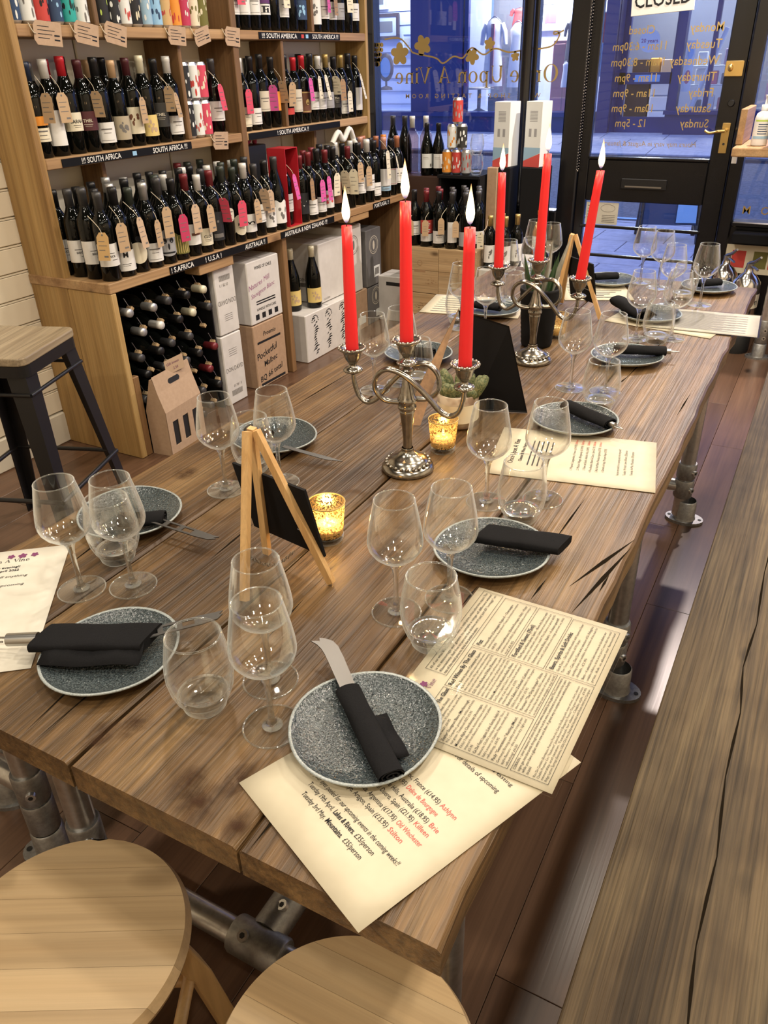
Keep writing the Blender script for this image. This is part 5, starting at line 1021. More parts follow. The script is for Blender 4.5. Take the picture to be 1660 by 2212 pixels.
tag(MB().cbox(-2.52, -2.34+.0, 4.52, 4.70, 0, .80, .004).build('corner_block', 'dark_wood'), 'dark block filling the corner between counter and window', 'stand')
def whisky(label, x, y):
    t = thing('whisky_box', label, 'box', (x, y, .855), R(-12)); MB().cbox(-.052, .052, -.052, .052, 0, .33, .002).build('carton', 'pr_pale', t)
    pm = MB(); M = onside(.052); pm.add([(-.052,.03,0),(.052,.075,0),(.052,.10,0),(-.052,.10,0)], [(0,1,2,3)], M); pm.build('blue_band', 'pr_blue', t); pm = MB(); pm.add([(-.052,.0,0),(.052,.0,0),(.052,.072,0),(-.052,.03,0)], [(0,1,2,3)], M); pm.build('orange_band', 'pr_inkred', t)
    pm = MB()
    for k in range(8): pm.rect(-.024, .024, .28-k*.007, .283-k*.007, 0, M)
    for a in (-.026, .008): pm.rect(a, a+.016, .155, .195, 0, M)
    pm.build('print', 'pr_grey', t); return t
whisky('white bottle carton with blue and orange base left of the mullion', -1.735+.02, 4.62); whisky('white bottle carton with blue base right of the mullion', -1.545, 4.66)
pd = thing('carton_plinth', 'tall black plinth carrying the right white bottle carton', 'plinth', (0,0,0)); MB().cbox(-1.60, -1.47, 4.58, 4.74, 0, .854, .003).build('dark_side', 'black_matt', pd)
kp = thing('carton_plinth', 'tall dark and kraft plinth carrying the left white bottle carton', 'plinth', (0,0,0)); MB().cbox(-1.790, -1.728, 4.535, 4.69, 0, .854, .003).build('kraft_side', 'cardboard', kp); MB().cbox(-1.727, -1.655, 4.55, 4.69, 0, .854, .003).build('dark_side', 'black_matt', kp)
t = thing('amber_bottle', 'small amber spirit bottle with white label on the dark plinth side', 'bottle', (-1.445, 4.50, .41)); MB().lathe([(0,0),(.034,0),(.036,.004),(.036,.12),(.026,.15),(.013,.17),(.012,.21),(.015,.212),(.015,.235),(0,.235)], 18).build('glass_body', 'amber_liquid', t); MB().patch(.0365, .03, .10, R(-150), R(-30), 10).build('label', 'pr_white', t)
tag(MB().cbox(-1.50, -1.39, 4.46, 4.56, 0, .409, .003).build('dark_stand', 'black_matt'), 'dark stand carrying the amber spirit bottle', 'stand')
# window counter goods
hs_ = thing('sanitiser_bottle', 'white pump bottle of hand sanitiser on the window counter', 'bottle', (-.375, 4.42, 1.006), R(-70))
MB().lathe([(0,0),(.034,0),(.036,.004),(.036,.115),(.030,.135),(.016,.146),(.015,.15)], 20).build('body', 'plastic_white', hs_); MB().lathe([(.017,.150),(.017,.172),(.006,.174),(.005,.20)], 14).build('collar', 'plastic_white', hs_)
pm = MB(); pm.tube([(0,0,.20),(0,0,.212)], [.007,.010], 10); pm.tube(bez([(0,0,.207),(.02,0,.208),(.036,0,.198)]), .005, 8); pm.build('pump_head', 'plastic_white', hs_); MB().patch(.0365, .030, .112, R(-70), R(70), 12).build('label', 'pr_white', hs_)
pm = MB(); pm.patch(.0369, .030, .042, R(-70), R(70), 10); pm.build('blue_band', 'pr_blue', hs_); pm = MB(); pm.patch(.0369, .103, .110, R(-70), R(70), 10); pm.build('green_band', 'pr_lime', hs_)
pm = MB()
for k in range(5): pm.patch(.0370, .090-k*.010, .0935-k*.010, R(-40), R(30-5*(k % 3)), 6)
pm.build('print', 'pr_navy', hs_)
lf = thing('cream_leaflet_box', 'cream printed box at the right edge on the window counter', 'box', (-.255, 4.40, 1.006), R(-8)); MB().cbox(-.065, .065, -.05, .05, 0, .27, .002).build('box', 'paper', lf); pm = MB(); M = onside(.05); text(pm, 'ALLER', .035, M @ Matrix.Translation((-.03,.06,0)) @ Matrix.Rotation(R(90), 4, 'Z'), bold=.01)
for k in range(3): pm.rect(-.05, .05, .04-k*.008, .042-k*.008, 0, M)
pm.build('print', 'pr_ink', lf)
for i, (x, y, txt) in enumerate([(-.305,4.47,'Foam'),(-.435,4.62,'CO2')]):
    t = thing('fire_extinguisher', ['steel fire extinguisher with Foam band nearest the table corner','steel fire extinguisher standing further back by the door'][i], 'extinguisher', (x, y, 0), R(-60), 'fire extinguishers by the door'); r_ = .072
    MB().lathe([(0,.02),(r_,.02),(r_,.33),(r_*.93,.365),(r_*.6,.395),(.022,.41),(.018,.43)], 24).build('cylinder', 'extinguisher', t); MB().lathe([(r_*1.02,0),(r_*1.04,.012),(r_*1.04,.09),(r_,.095)], 24).build('base_ring', 'rubber', t)
    MB().lathe([(r_+.0006,.24),(r_+.0006,.31)], 24, None, 0, True, None, R(-80), R(80)).build('band_label', 'pr_cream', t); tm = MB(); tmp = MB(); text(tmp, txt, .045, Matrix(), align='CENTER', bold=.015); q_ = r_+.0012
    tm.add([(q_*cos(v[0]/q_), q_*sin(v[0]/q_), .258+v[1]) for v in tmp.v], tmp.f); tm.build('lettering', 'pr_ink', t)
    MB().tube([(0,0,.43),(0,0,.455)], .018, 12).build('valve', 'steel', t); pm = MB(); pm.tube([(-.01,0,.455),(.05,.0,.475),(.10,0,.505)], [.008,.008,.006], 8); pm.tube([(-.01,0,.44),(.05,0,.445),(.09,0,.44)], .006, 8); pm.build('handle', 'steel', t)
    MB().tube(bez([(-.02,0,.44),(-.06,.02,.43),(-.082,.02,.36),(-.080,.01,.20),(-.078,0,.10)]), .010, 8).build('hose', 'rubber', t)
sg = thing('extinguisher_sign', 'red and green fire extinguisher sign on the wall below the right window', 'sign', (-.30, YF-.004, .33)); MB().box(-.17, .25, 0, .003, 0, .15).build('board', 'pr_cream', sg)
for a, m in ((-.13,'pr_red'),(.06,'pr_red'),(.0-.02,'pr_green'),(.16,'pr_green')): MB().box(a, a+.07, -.001, 0, .03, .12).build('panel', m, sg)
tag(MB().cbox(-.44, .2, 4.70, 4.79, .50, .555, .006).build('black_ledge_box', 'black_matt'), 'black box on the ledge above the extinguisher sign', 'box')
# ------------------------------------------------------------ glassware
def torus(mb, r, z, t, n=36, m=6, mi=0):
    vs = []; fs = []
    for i in range(n):
        a = 2*pi*i/n
        for j in range(m): b_ = 2*pi*j/m; q = r+t*cos(b_); vs.append((q*cos(a), q*sin(a), z+t*sin(b_)))
    for i in range(n):
        for j in range(m): fs.append((i*m+j, ((i+1)%n)*m+j, ((i+1)%n)*m+(j+1)%m, i*m+(j+1)%m))
    return mb.add(vs, fs, None, mi, True)
BOWL = [(.0075,.081),(.013,.0845),(.021,.0895),(.029,.0965),(.0345,.1045),(.0366,.1115),(.0368,.1165),(.0360,.126),(.0335,.142),(.0305,.158),(.0280,.170),(.0268,.1765)]
gl_b = MB().lathe(BOWL, 40).lathe([(.0063,.0835),(.0125,.0862),(.0205,.0908),(.0284,.0974),(.0338,.105),(.0359,.1117),(.0361,.1165),(.0353,.126),(.0328,.142),(.0298,.158),(.0273,.170),(.0261,.1765)], 40).mesh('bowl', 'thin_glass')
mb_ = MB(); torus(mb_, .02645, .1765, .0007); gl_r = mb_.mesh('rim', 'edge_glass')
gl_s = MB().lathe([(0,.002),(.0120,.0035),(.0075,.006),(.0045,.011),(.0036,.020),(.0034,.045),(.0038,.062),(.0055,.073),(.0080,.0795),(.0118,.0838),(.0105,.0842),(.005,.0830),(0,.0828)], 20).mesh('stem', 'base_glass')
mb_ = MB().lathe([(.0115,.0040),(.020,.0026),(.033,.0016)], 40).lathe([(0,.0004),(.0335,.0004)], 40); gl_f = mb_.mesh('foot', 'thin_glass')
mb_ = MB(); torus(mb_, .0335, .0012, .0009); gl_fe = mb_.mesh('foot_edge', 'edge_glass')
def wine_glass(label, x, y, rz=0, z=T, s=1.0):
    t = thing('wine_glass', label, 'wine glass', (x, y, z), rz, 'wine glasses on the long table'); t.scale = (s, s, s)
    for n_, me in (('bowl', gl_b), ('stem', gl_s), ('foot', gl_f), ('rim', gl_r), ('foot_edge', gl_fe)): link(n_, me, t)
    return t
tm_w = MB().lathe([(.0245,.010),(.0300,.018),(.0345,.030),(.0368,.044),(.0370,.054),(.0355,.068),(.0325,.084),(.0300,.0975)], 40).lathe([(.0265,.022),(.0315,.030),(.0350,.044),(.0353,.054),(.0338,.068),(.0310,.084),(.0288,.0975)], 40).mesh('wall', 'thin_glass')
tm_b = MB().lathe([(0,.0),(.0215,.0),(.0240,.003),(.0262,.011),(.0296,.0185),(.0285,.0200),(.020,.0165),(.010,.0145),(0,.0140)], 32).mesh('base', 'edge_glass')
mb_ = MB(); torus(mb_, .0294, .0975, .0010); tm_r = mb_.mesh('rim', 'edge_glass')
def tumbler(label, x, y, z=T, grp='water tumblers on the long table'):
    t = thing('tumbler', label, 'tumbler', (x, y, z), 0, grp)
    t.scale = (1.06, 1.06, 1.08)
    for n_, me in (('wall', tm_w), ('base', tm_b), ('rim', tm_r)): link(n_, me, t)
WG = [(-.838,.595,'wine glass standing left of the pair over the cream menu at left'),(-.777,.636,'wine glass right of the pair beside the far left tumbler'),
 (-.840,.932,'wine glass at left behind the front easel, nearest the shelf'),(-.768,.997,'wine glass right behind the front easel top'),
 (-.432,.500,'wine glass in the middle foreground beside the near plate'),(-.479,.562,'wine glass directly behind the middle foreground glass'),
 (-.404,.752,'wine glass left of the pair beside the right hand tumbler'),(-.352,.812,'wine glass beside the grey plate with folded black napkin'),
 (-.409,1.092,'wine glass standing on the table left of the small menu sheet'),(-.326,1.142,'wine glass over the small menu sheet, right of its pair'),
 (-.833,1.466,'wine glass behind the front candelabra, left of its pair'),(-.800,1.535,'wine glass behind the middle red candle of the front candelabra'),
 (-.435,1.667,'wine glass right of the far candelabra, left of its pair'),(-.359,1.676,'wine glass right of the far candelabra above a tumbler'),
 (-.384,2.086,'tall wine glass before the far dark napkin plate'),(-.300,2.125,'wine glass behind the far tumbler over the striped menu'),
 (-.506,2.690,'wine glass at the far table end, leftmost of the cluster'),(-.440,2.640,'wine glass at the far end beside the leftmost cluster glass'),
 (-.370,2.440,'wine glass at the far end before the right far plate'),(-.286,2.486,'wine glass nearest the far right table corner'),
 (-.846,1.990,'wine glass behind the black tent sign at the far left'),(-.762,1.960,'wine glass below the leftmost candle of the far candelabra'),
 (-.841,2.329,'wine glass behind the far left candle near the window'),(-.803,2.640,'wine glass at the far end behind the middle far candle'),(-.87,2.68,'wine glass at the far end near the window corner')]
for i, (x, y, lb_) in enumerate(WG): wine_glass(lb_, x, y, .7*i)
TU = [(-.523,.492,'tumbler in the left foreground beside the bare stool seats'),(-.334,.714,'tumbler standing against the laminated menu'),(-.337,1.060,'tumbler beside the small menu sheet, behind the napkin plate'),(-.850,.680,'tumbler between the two wine glasses at left'),
 (-.842,1.020,'tumbler behind the front easel, before the blue grey plate'),(-.346,1.578,'tumbler behind the dark plate on the right'),(-.330,2.080,'tumbler on the striped far menu'),(-.788,2.235,'tumbler at the far left beside the window side plate'),(-.90,2.74,'tumbler at the far left corner of the table'),(-.870,2.03,'tumbler behind the black tent sign'),(-.345,2.535,'tumbler among the far cluster of glasses'),(-.765,1.545,'tumbler behind the front candelabra stem')]
for x, y, lb_ in TU: tumbler(lb_, x, y)
tumbler('clear tumbler beside the cans in the shop window', -1.842, 4.50, .816, 'tumblers in the shop window'); tumbler('clear tumbler stacked on another in the shop window', -1.842, 4.50, .922, 'tumblers in the shop window')
# ------------------------------------------------------------ plates
def plate(label, x, y, rz, seed):
    t = thing('side_plate', label, 'plate', (x, y, T), rz, 'speckled side plates on the table'); rnd = random.Random(seed); p1, p2 = rnd.uniform(0, 6), rnd.uniform(0, 6)
    rf = lambda a, r: 1+(.022*sin(2*a+p1)+.013*sin(3*a+p2)+.006*sin(5*a+p1))*(r/.085)**2
    MB().lathe([(0,.0062),(.030,.0062),(.052,.0070),(.066,.0095),(.077,.0140),(.0825,.0178)], 48, None, 0, True, rf).build('glazed_face', 'plate_glaze', t)
    MB().lathe([(.0825,.0178),(.0845,.0186),(.0858,.0182),(.0860,.0168),(.0845,.0150)], 48, None, 0, True, rf).build('rim', 'plate_rim', t)
    MB().lathe([(.0845,.0150),(.072,.0082),(.055,.0030),(.050,.0008),(0,.0008)], 48, None, 0, True, rf).build('underside', 'plate_base', t)
    return t
PL = [(-.331,.537,'speckled grey plate with cheese knife in the foreground'),(-.683,.503,'speckled grey plate with crumpled black napkin at left'),(-.919,.778,'speckled blue grey plate at the left table edge'),(-.879,1.136,'speckled blue grey plate behind the front easel'),(-.340,.941,'speckled grey plate with folded black napkin at right'),(-.368,1.470,'dark speckled plate above the small menu sheet'),(-.366,1.905,'dark plate under the rolled napkin right of far candelabra'),(-.843,1.712,'blue grey plate behind the front candelabra'),(-.389,2.290,'plate under the big dark napkin at the far end'),(-.595,2.640,'blue plate on the far menu beside the far easel'),(-.290,2.670,'blue plate at the far right table corner'),(-.824,2.160,'blue plate on the far left menu sheet')]
for i, (x, y, lb_) in enumerate(PL): plate(lb_, x, y, i*.9, i)
# ------------------------------------------------------------ napkins and knives
def napkin_roll(label, a, b_, r=.013, z=T+.021, flap=None, name='black_napkin', fold=0):
    a, b_ = Vector((*a, z)), Vector((*b_, z)); c = (a+b_)/2; d = (b_-a); L = d.length; ang = math.atan2(d.y, d.x)
    t = thing(name, label, 'napkin', c, ang, 'black paper napkins'); mb = MB(); n = 18; m = 10; vs = []; fs = []
    for k in range(m+1):
        x = -L/2+L*k/m
        for j in range(n):
            q = 2*pi*j/n; rr = 1+.05*sin(3*q+k*.6)+.03*sin(5*q-k); sg_ = lambda v_: math.copysign(abs(v_)**.45, v_); vs.append((x+fold*r*.35*sg_(cos(q)), fold*r*sg_(cos(q))*(1+.02*sin(k)), r*.42*sg_(sin(q))*(1+.10*sin(k*.9+q))) if fold else (x, r*1.25*cos(q)*rr, max(r*.78*sin(q)*rr, -r*.78)))
    for k in range(m):
        for j in range(n): fs.append((k*n+j, (k+1)*n+j, (k+1)*n+(j+1)%n, k*n+(j+1)%n))
    mb.add(vs, fs, None, 0, True); mb.build('roll', 'napkin', t)
    if fold: mb2 = MB().add([v for v in vs[:n]], [tuple(range(n))]).add([v for v in vs[-n:]], [tuple(range(n))]).build('fold_edge', 'napkin', t)
    for s_ in (() if fold else (-1, 1)):
        e = MB()
        pts = [(s_*(L/2-.001), (r*1.2-r*.055*k)*cos(k*.7), (r*.74-r*.034*k)*sin(k*.7)) for k in range(20)]
        e.tube(pts, .0011, 5); e.build('rolled_end', 'napkin', t)
    if flap:
        x0, x1, y0, y1 = flap; f = MB(); N_ = 8; vs = []
        for k in range(N_+1):
            x = x0+(x1-x0)*k/N_
            vs += [(x, y0, r*.1+.002*sin(k)), (x, (y0+y1)/2, -r*.25+.003*sin(k*1.3)), (x, y1, -r*.45+.002*cos(k))]
        fs = []
        for k in range(N_):
            for j in range(2): fs.append((k*3+j, k*3+3+j, k*3+4+j, k*3+1+j))
        f.add(vs, fs, None, 0, True); o = f.build('flap', 'napkin', t); m_ = o.modifiers.new('solid', 'SOLIDIFY'); m_.thickness = .0012
    return t
napkin_roll('slim rolled black napkin lying diagonally on the foreground plate', (-.374,.571), (-.268,.482), .0115, T+.0215, (-.02,.045,.008,.030))
napkin_roll('crumpled black napkin across the left foreground plate', (-.768,.470), (-.642,.535), .0175, T+.0275, (-.060,.066,-.012,-.045), fold=1.35)
napkin_roll('small black napkin twist on the left edge plate', (-.905,.742), (-.842,.780), .013, T+.022, (-.01,.03,.008,.034))
napkin_roll('folded black napkin with square ends on the right plate', (-.361,.954), (-.239,.977), .0175, T+.0265, None, fold=1.3)
napkin_roll('rolled black napkin on the dark plate above the menu sheet', (-.400,1.512), (-.292,1.452), .0135, T+.023)
napkin_roll('rolled black napkin on the dark plate near the far candelabra', (-.400,1.912), (-.281,1.946), .0135, T+.023)
napkin_roll('large dark napkin over the far plate', (-.500,2.345), (-.388,2.215), .019, T+.027, (-.06,.06,.01,.05))
napkin_roll('black napkin on the plate behind the front candelabra', (-.855,1.685), (-.790,1.690), .015, T+.024)
napkin_roll('dark napkin on the blue plate beside the far easel', (-.640,2.62), (-.575,2.66), .014, T+.023)
napkin_roll('dark napkin on the far right corner plate', (-.325,2.655), (-.262,2.70), .014, T+.023)
napkin_roll('dark napkin on the far left blue plate', (-.87,2.155), (-.79,2.15), .014, T+.023)
napkin_roll('black napkin in shadow behind the front easel', (-.935,1.13), (-.88,1.12), .012, T+.021)
def knife_obj(label, a, b_, za, zb, kind, w=.0095):
    a = Vector((*a, za)); b_ = Vector((*b_, zb)); d = b_-a; L = d.length; t = thing('cheese_knife', label, 'knife', a, 0, 'cheese knives'); M = frame((0,0,0), d, Vector((-d.y, d.x, 0)))
    if kind == 'fork':
        top = [(0,w*.9),(L*.72,w*1.15),(L*.82,w*1.3),(L*.90,w*1.6),(L*.985,w*2.2),(L*.955,w*1.25),(L*.94,w*1.1),(L,w*1.0),(L*.97,w*.3),(L*.90,-w*.55),(L*.80,-w*.9),(L*.6,-w*1.0),(0,-w*.9)]
        mb = MB(); mb.prism(top, -.0008, .0008, M); bl = mb.build('blade', 'blade_steel', t)
    elif kind == 'holes':
        xs = [0,.10,.24,.30,.46,.52,.66,.74,1.0]; mb = MB()
        for i in range(8):
            x0, x1 = L*xs[i], L*xs[i+1]
            if i in (1, 3, 5): mb.prism([(x0,-w),(x1,-w),(x1,-w*.55),(x0,-w*.55)], -.0008, .0008, M); mb.prism([(x0,w*.55),(x1,w*.55),(x1,w),(x0,w)], -.0008, .0008, M)
            elif i == 7: mb.prism([(x0,-w),(L*.92,-w*.7),(L*.99,w*.15),(L*.95,w*.2),(L*1.0,w*.9),(L*.93,w*.85),(x0,w)], -.0008, .0008, M)
            else: mb.prism([(x0,-w),(x1,-w),(x1,w),(x0,w)], -.0008, .0008, M)
        mb.build('blade', 'blade_steel', t)
    else: MB().prism([(0,-w*.6),(L*.75,-w*.75),(L,w*.5),(L*.8,w*.75),(0,w*.6)], -.0006, .0006, M).build('blade', 'blade_steel', t)
    return t
k_ = knife_obj('forked cheese knife blade sticking out of the foreground napkin', (-.360,.560), (-.441,.634), T+.024, T+.030, 'fork')
k_ = knife_obj('slotted cheese knife in the crumpled left napkin', (-.660,.527), (-.583,.608), T+.028, T+.034, 'holes'); hm = MB()
hm.tube([(-.110,-.060,.0),(-.146,-.078,-.002)], .0085, 14); hm.build('handle', 'steel', k_); MB().tube(bez([(-.146,-.074,-.002),(-.172,-.084,-.004),(-.178,-.092,-.004),(-.170,-.094,-.004),(-.148,-.084,-.002)]), .0014, 6).build('hanging_loop', 'steel', k_)
knife_obj('slotted cheese knife pointing right from the left edge plate', (-.862,.765), (-.724,.764), T+.024, T+.022, 'holes', .0085)
knife_obj('plain knife tip beyond the plate behind the front easel', (-.825,1.09), (-.700,1.098), T+.021, T+.010, 'plain', .008)
for nm, p_, q_ in (('chrome knife handle end in the rolled napkin above the menu sheet',(-.294,1.453),(-.274,1.443)),('chrome knife handle end in the far rolled napkin',(-.283,1.945),(-.262,1.951))):
    t = thing('knife_handle', nm, 'knife', (*p_, T+.023)); dv = Vector((q_[0]-p_[0], q_[1]-p_[1], 0)); MB().tube([(0,0,0), tuple(dv*.6)], .0065, 12).build('ferrule', 'steel', t); MB().tube(bez([tuple(dv*.6+Vector((0,.004,0))), tuple(dv*1.5), tuple(dv*.6-Vector((0,.004,0)))]), .0012, 6).build('hanging_loop', 'steel', t)
# ------------------------------------------------------------ candelabra and candles
def candelabra(label, x, y, ang):
    t = thing('candelabra', label, 'candelabra', (x, y, T), ang, 'silver candelabra')
    MB().lathe([(0,0),(.046,0),(.0485,.003),(.0480,.007),(.0455,.011),(.0425,.0135),(.0405,.0145),(.0385,.0165),(.036,.0215),(.028,.0265),(.020,.030),(.0125,.036),(.0108,.041),(.0115,.0425),(.0105,.044)], 40).build('base', 'old_silver', t)
    gd = MB()
    for k in range(22): a = 2*pi*k/22; gd.ball((.0395*cos(a), .0395*sin(a), .0172), .0040, 5, 0, .8)
    gd.build('gadroon_ring', 'old_silver', t)
    MB().lathe([(.0085,.044),(.0080,.060),(.0100,.085),(.0135,.113),(.0140,.116),(.0125,.118),(.0165,.121),(.0170,.125),(.0140,.130),(.0175,.134),(.0180,.138),(.0150,.142),(.0125,.150),(.0090,.166),(.0068,.176)], 24).build('stem', 'old_silver', t)
    def cup(cx, cz, par):
        M = Matrix.Translation((cx, 0, cz))
        c = MB().lathe([(.0050,0),(.0085,.003),(.0165,.006),(.0175,.009),(.0140,.0125),(.0075,.0150),(.0065,.0190),(.0095,.0230),(.0140,.0300),(.0165,.0400),(.0172,.0430),(.0225,.0450),(.0250,.0475),(.0250,.0495),(.0210,.0505),(.0135,.0490),(.0120,.0440),(0,.0430)], 28, M).build('candle_cup', 'old_silver', par)
        bd = MB()
        for k in range(18): a = 2*pi*k/18; bd.ball((cx+.0232*cos(a), .0232*sin(a), cz+.0490), .0030, 5)
        for k in range(14): a = 2*pi*k/14; bd.ball((cx+.0162*cos(a), .0162*sin(a), cz+.0085), .0022, 4)
        bd.build('beaded_edge', 'old_silver', c)
    cup(0, .196, t)
    MB().lathe([(.0068,.176),(.0075,.186),(.0125,.190),(.0125,.193),(.0055,.197)], 20).build('collar', 'old_silver', t)
    AR = .1075
    for s_ in (-1, 1):
        pts = [(a_*s_, -b_*s_, c_) for a_, b_, c_ in ((-.010,.012,.134),(-.034,.020,.137),(-.050,.024,.155),(-.047,.026,.180),(-.027,.026,.196),(-.001,.022,.191),(.024,.016,.172),(.045,.008,.148),(.062,.002,.127),(.080,0,.118),(.097,0,.128),(.1055,0,.150),(AR,0,.169))]
        MB().tube(bez(pts, 7), .0042, 10).build('arm', 'old_silver', t)
        MB().tube(bez([(a, b_+.0035, c+.0028) for a, b_, c in pts], 7), .0022, 6).build('arm_bead', 'old_silver', t); cup(AR*s_, .168, t)
    return t, AR
def candle(label, x, y, z, L, lean=(0,0), r0=.0115, r1=.0085):
    t = thing('taper_candle', label, 'candle', (x, y, z), 0, 'lit red taper candles'); lx, ly = lean; n = 14
    mb = MB(); prof = []
    vs = []; fs = []; m = 6
    for k in range(m+1):
        f = k/m; r = r0+(r1-r0)*f**1.1
        for j in range(n): a = 2*pi*j/n; vs.append((lx*L*f+r*cos(a)*(1+.02*(j % 2)), ly*L*f+r*sin(a)*(1+.02*(j % 2)), L*f))
    for k in range(m):
        for j in range(n): fs.append((k*n+j, k*n+(j+1)%n, (k+1)*n+(j+1)%n, (k+1)*n+j))
    c = (lx*L, ly*L, L-.002); vs.append(c); fs += [(m*n+j, m*n+(j+1)%n, len(vs)-1) for j in range(n)]
    mb.add(vs, fs, None, 0, True); mb.build('wax', 'red_wax', t); MB().tube([(lx*L,ly*L,L-.002),(lx*L+.001,ly*L,L+.008)], .0009, 6).build('wick', 'wick', t)
    fl = MB().lathe([(0,0),(.0036,.003),(.0062,.010),(.0070,.017),(.0056,.028),(.0032,.041),(.0013,.051),(0,.058)], 14, Matrix.Translation((lx*L, ly*L, L+.004))).build('flame', 'flame', t)
    l = lamp('candle_light', 'POINT', (lx*L, ly*L, L+.068), .55, (1.0,.58,.24), .012); l.parent = t
    return t
c1_, AR = candelabra('three armed silver candelabra in the middle of the table', -.586, 1.146, R(1))
c2_, _ = candelabra('three armed silver candelabra nearer the shop door', -.575, 1.806, R(-10))
def arm_pos(cx, cy_, a, s_): return cx+AR*s_*cos(a), cy_+AR*s_*sin(a)
for (cx, cy_, a, spec) in ((-.586,1.146,R(1),((-1,.212,(.0,.0),'leftmost lit red candle on the front candelabra'),(0,.226,(.0,.0),'middle lit red candle on the front candelabra'),(1,.222,(.006,0),'right lit red candle on the front candelabra'))),
                           (-.575,1.806,R(-10),((-1,.216,(-.01,0),'left lit red candle on the far candelabra'),(0,.232,(.01,0),'middle lit red candle on the far candelabra'),(1,.232,(.085,.01),'leaning lit red candle on the far candelabra')))):
    for s_, L, ln, lb_ in spec:
        x, y = arm_pos(cx, cy_, a, s_); candle(lb_, x, y, T+(.168 if s_ else .196)+.0425, L, ln)
# ------------------------------------------------------------ tea light holders
def tealight(label, x, y, lit=.5, s=1.0):
    t = thing('tealight_holder', label, 'candle holder', (x, y, T), 0, 'gold mercury glass tea light holders'); t.scale = (s, s, s)
    MB().lathe([(.0235,.012),(.0250,.03),(.0285,.066)], 28).build('glass_wall', 'mercury_glass', t); MB().lathe([(0,0),(.022,0),(.0235,.004),(.0240,.011),(.021,.013),(0,.0125)], 28).build('glass_base', 'edge_glass', t)
    mb = MB(); torus(mb, .0285, .0662, .0010); mb.build('rim', 'gold_leaf', t); MB().lathe([(0,.0135),(.018,.0135),(.0185,.015),(.0185,.030),(0,.029)], 20).build('wax_cup', 'white_wax', t)
    if lit: MB().lathe([(0,.030),(.0026,.033),(.0032,.037),(.0016,.045),(0,.051)], 10).build('flame', 'flame', t); l = lamp('tealight_light', 'POINT', (0,0,.046), lit, (1.0,.60,.22), .006); l.parent = t
tealight('small silvery gold tea light holder beside the candelabra base', -.560, 1.245, .16); tealight('glowing gold tea light holder behind the front chalkboard', -.588, .872, .5, 1.02); tealight('amber tea light holder beside the far black pot', -.578, 2.015, 0, .95)
# ------------------------------------------------------------ easels and tent sign
def easel(label, F1, F2, F3, apex, brd, chain=True):
    t = thing('chalkboard_easel', label, 'easel', (0,0,0)); ap = Vector(apex)
    def legp(foot, off, name='leg'):
        a = Vector(foot); b_ = ap+Vector(off); d = (b_-a).normalized(); b2 = b_+d*.006; s_ = .0055; up = Vector((0,0,1)); n1 = d.cross(Vector((0,1,0))).normalized()*s_; n2 = d.cross(n1).normalized()*s_*.8
        vs = [a-n1-n2,a+n1-n2,a+n1+n2,a-n1+n2,b2-n1-n2,b2+n1-n2,b2+n1+n2,b2-n1+n2]; MB().add(vs, [(0,3,2,1),(4,5,6,7),(0,1,5,4),(1,2,6,5),(2,3,7,6),(3,0,4,7)]).build(name, 'beech', t)
    legp(F1, (-.006,.004,0)); legp(F2, (.006,.0,0)); legp(F3, (-.004,-.010,0), 'prop_leg')
    f1, f2 = Vector(F1), Vector(F2); u = (f2-f1).normalized(); mid = (f1+f2)/2; v = (ap-mid).normalized(); n_ = u.cross(v).normalized()
    if n_.y < 0: n_ = -n_
    w0, w1, h0, h1 = brd; o = mid+n_*.007
    M = Matrix((u, v, u.cross(v))).transposed().to_4x4(); M.translation = o
    bd = MB().box(w0, w1, h0, h1, -.002, .002, M).build('chalkboard', 'slate', t)
    ck_ = MB()
    for k in range(4): ck_.box(w1*.35+.01*k*0, w1*.75-.006*k, h0+(h1-h0)*(.30+.12*k), h0+(h1-h0)*(.30+.12*k)+.0012, -.0028 if u.cross(v).y > 0 else .0022, -.0022 if u.cross(v).y > 0 else .0028, M)
    ck_.build('chalk_marks', 'pr_grey', bd)
    if chain:
        hs_ = MB(); hs_.tube([M @ Vector(p_) for p_ in ((.030,h1-.020,-.0032),(.034,h1-.016,-.0032),(.031,h1-.026,-.0032),(.036,h1-.030,-.0032),(.040,h1-.026,-.0032))], .0011, 5); hs_.build('red_chalk_mark', 'pr_inkred', bd)
        a = Vector(F3).lerp(ap, .28); b_ = mid+v*.028; cm = MB(); K = 22
        for k in range(K):
            p_ = a.lerp(b_, k/(K-1))-Vector((0,0,.020*sin(pi*k/(K-1)))); M2 = Matrix.Translation(p_) @ Matrix.Rotation(R(90*(k % 2)), 4, 'Z') @ Matrix.Rotation(R(90), 4, 'X'); q = MB(); torus(q, .0022, 0, .0006, 8, 4); cm.add(q.v, q.f, M2, 0, True)
        cm.build('chain', 'chain_metal', t)
    return t
easel('small wooden easel with blank chalkboard seen from behind in the foreground', (-.648,.790,T+.004), (-.518,.767,T+.004), (-.605,.676,T+.004), (-.622,.760,T+.222), (-.083,.062,.040,.150))
easel('small wooden easel with dark board beside the far candelabra', (-.665,2.345,T+.004), (-.512,2.215,T+.004), (-.650,2.22,T+.004), (-.622,2.255,T+.215), (-.055,.075,.035,.150), False)
ts = thing('tent_sign', 'black folded tent sign standing behind the front candelabra', 'sign', (0,0,0))
ra, rb_ = Vector((-.655,1.525,T+.190)), Vector((-.516,1.460,T+.190))
for nm, p_, q_ in (('panel', Vector((-.585,1.452,T+.001)), Vector((-.474,1.487,T+.001))),):
    vs = [p_, q_, rb_, ra]; n_ = (q_-p_).cross(ra-p_).normalized()*.0022; MB().add(vs+[v+n_ for v in vs], [(0,1,2,3),(7,6,5,4),(0,4,5,1),(1,5,6,2),(2,6,7,3),(3,7,4,0)]).build('panel', 'slate', ts)
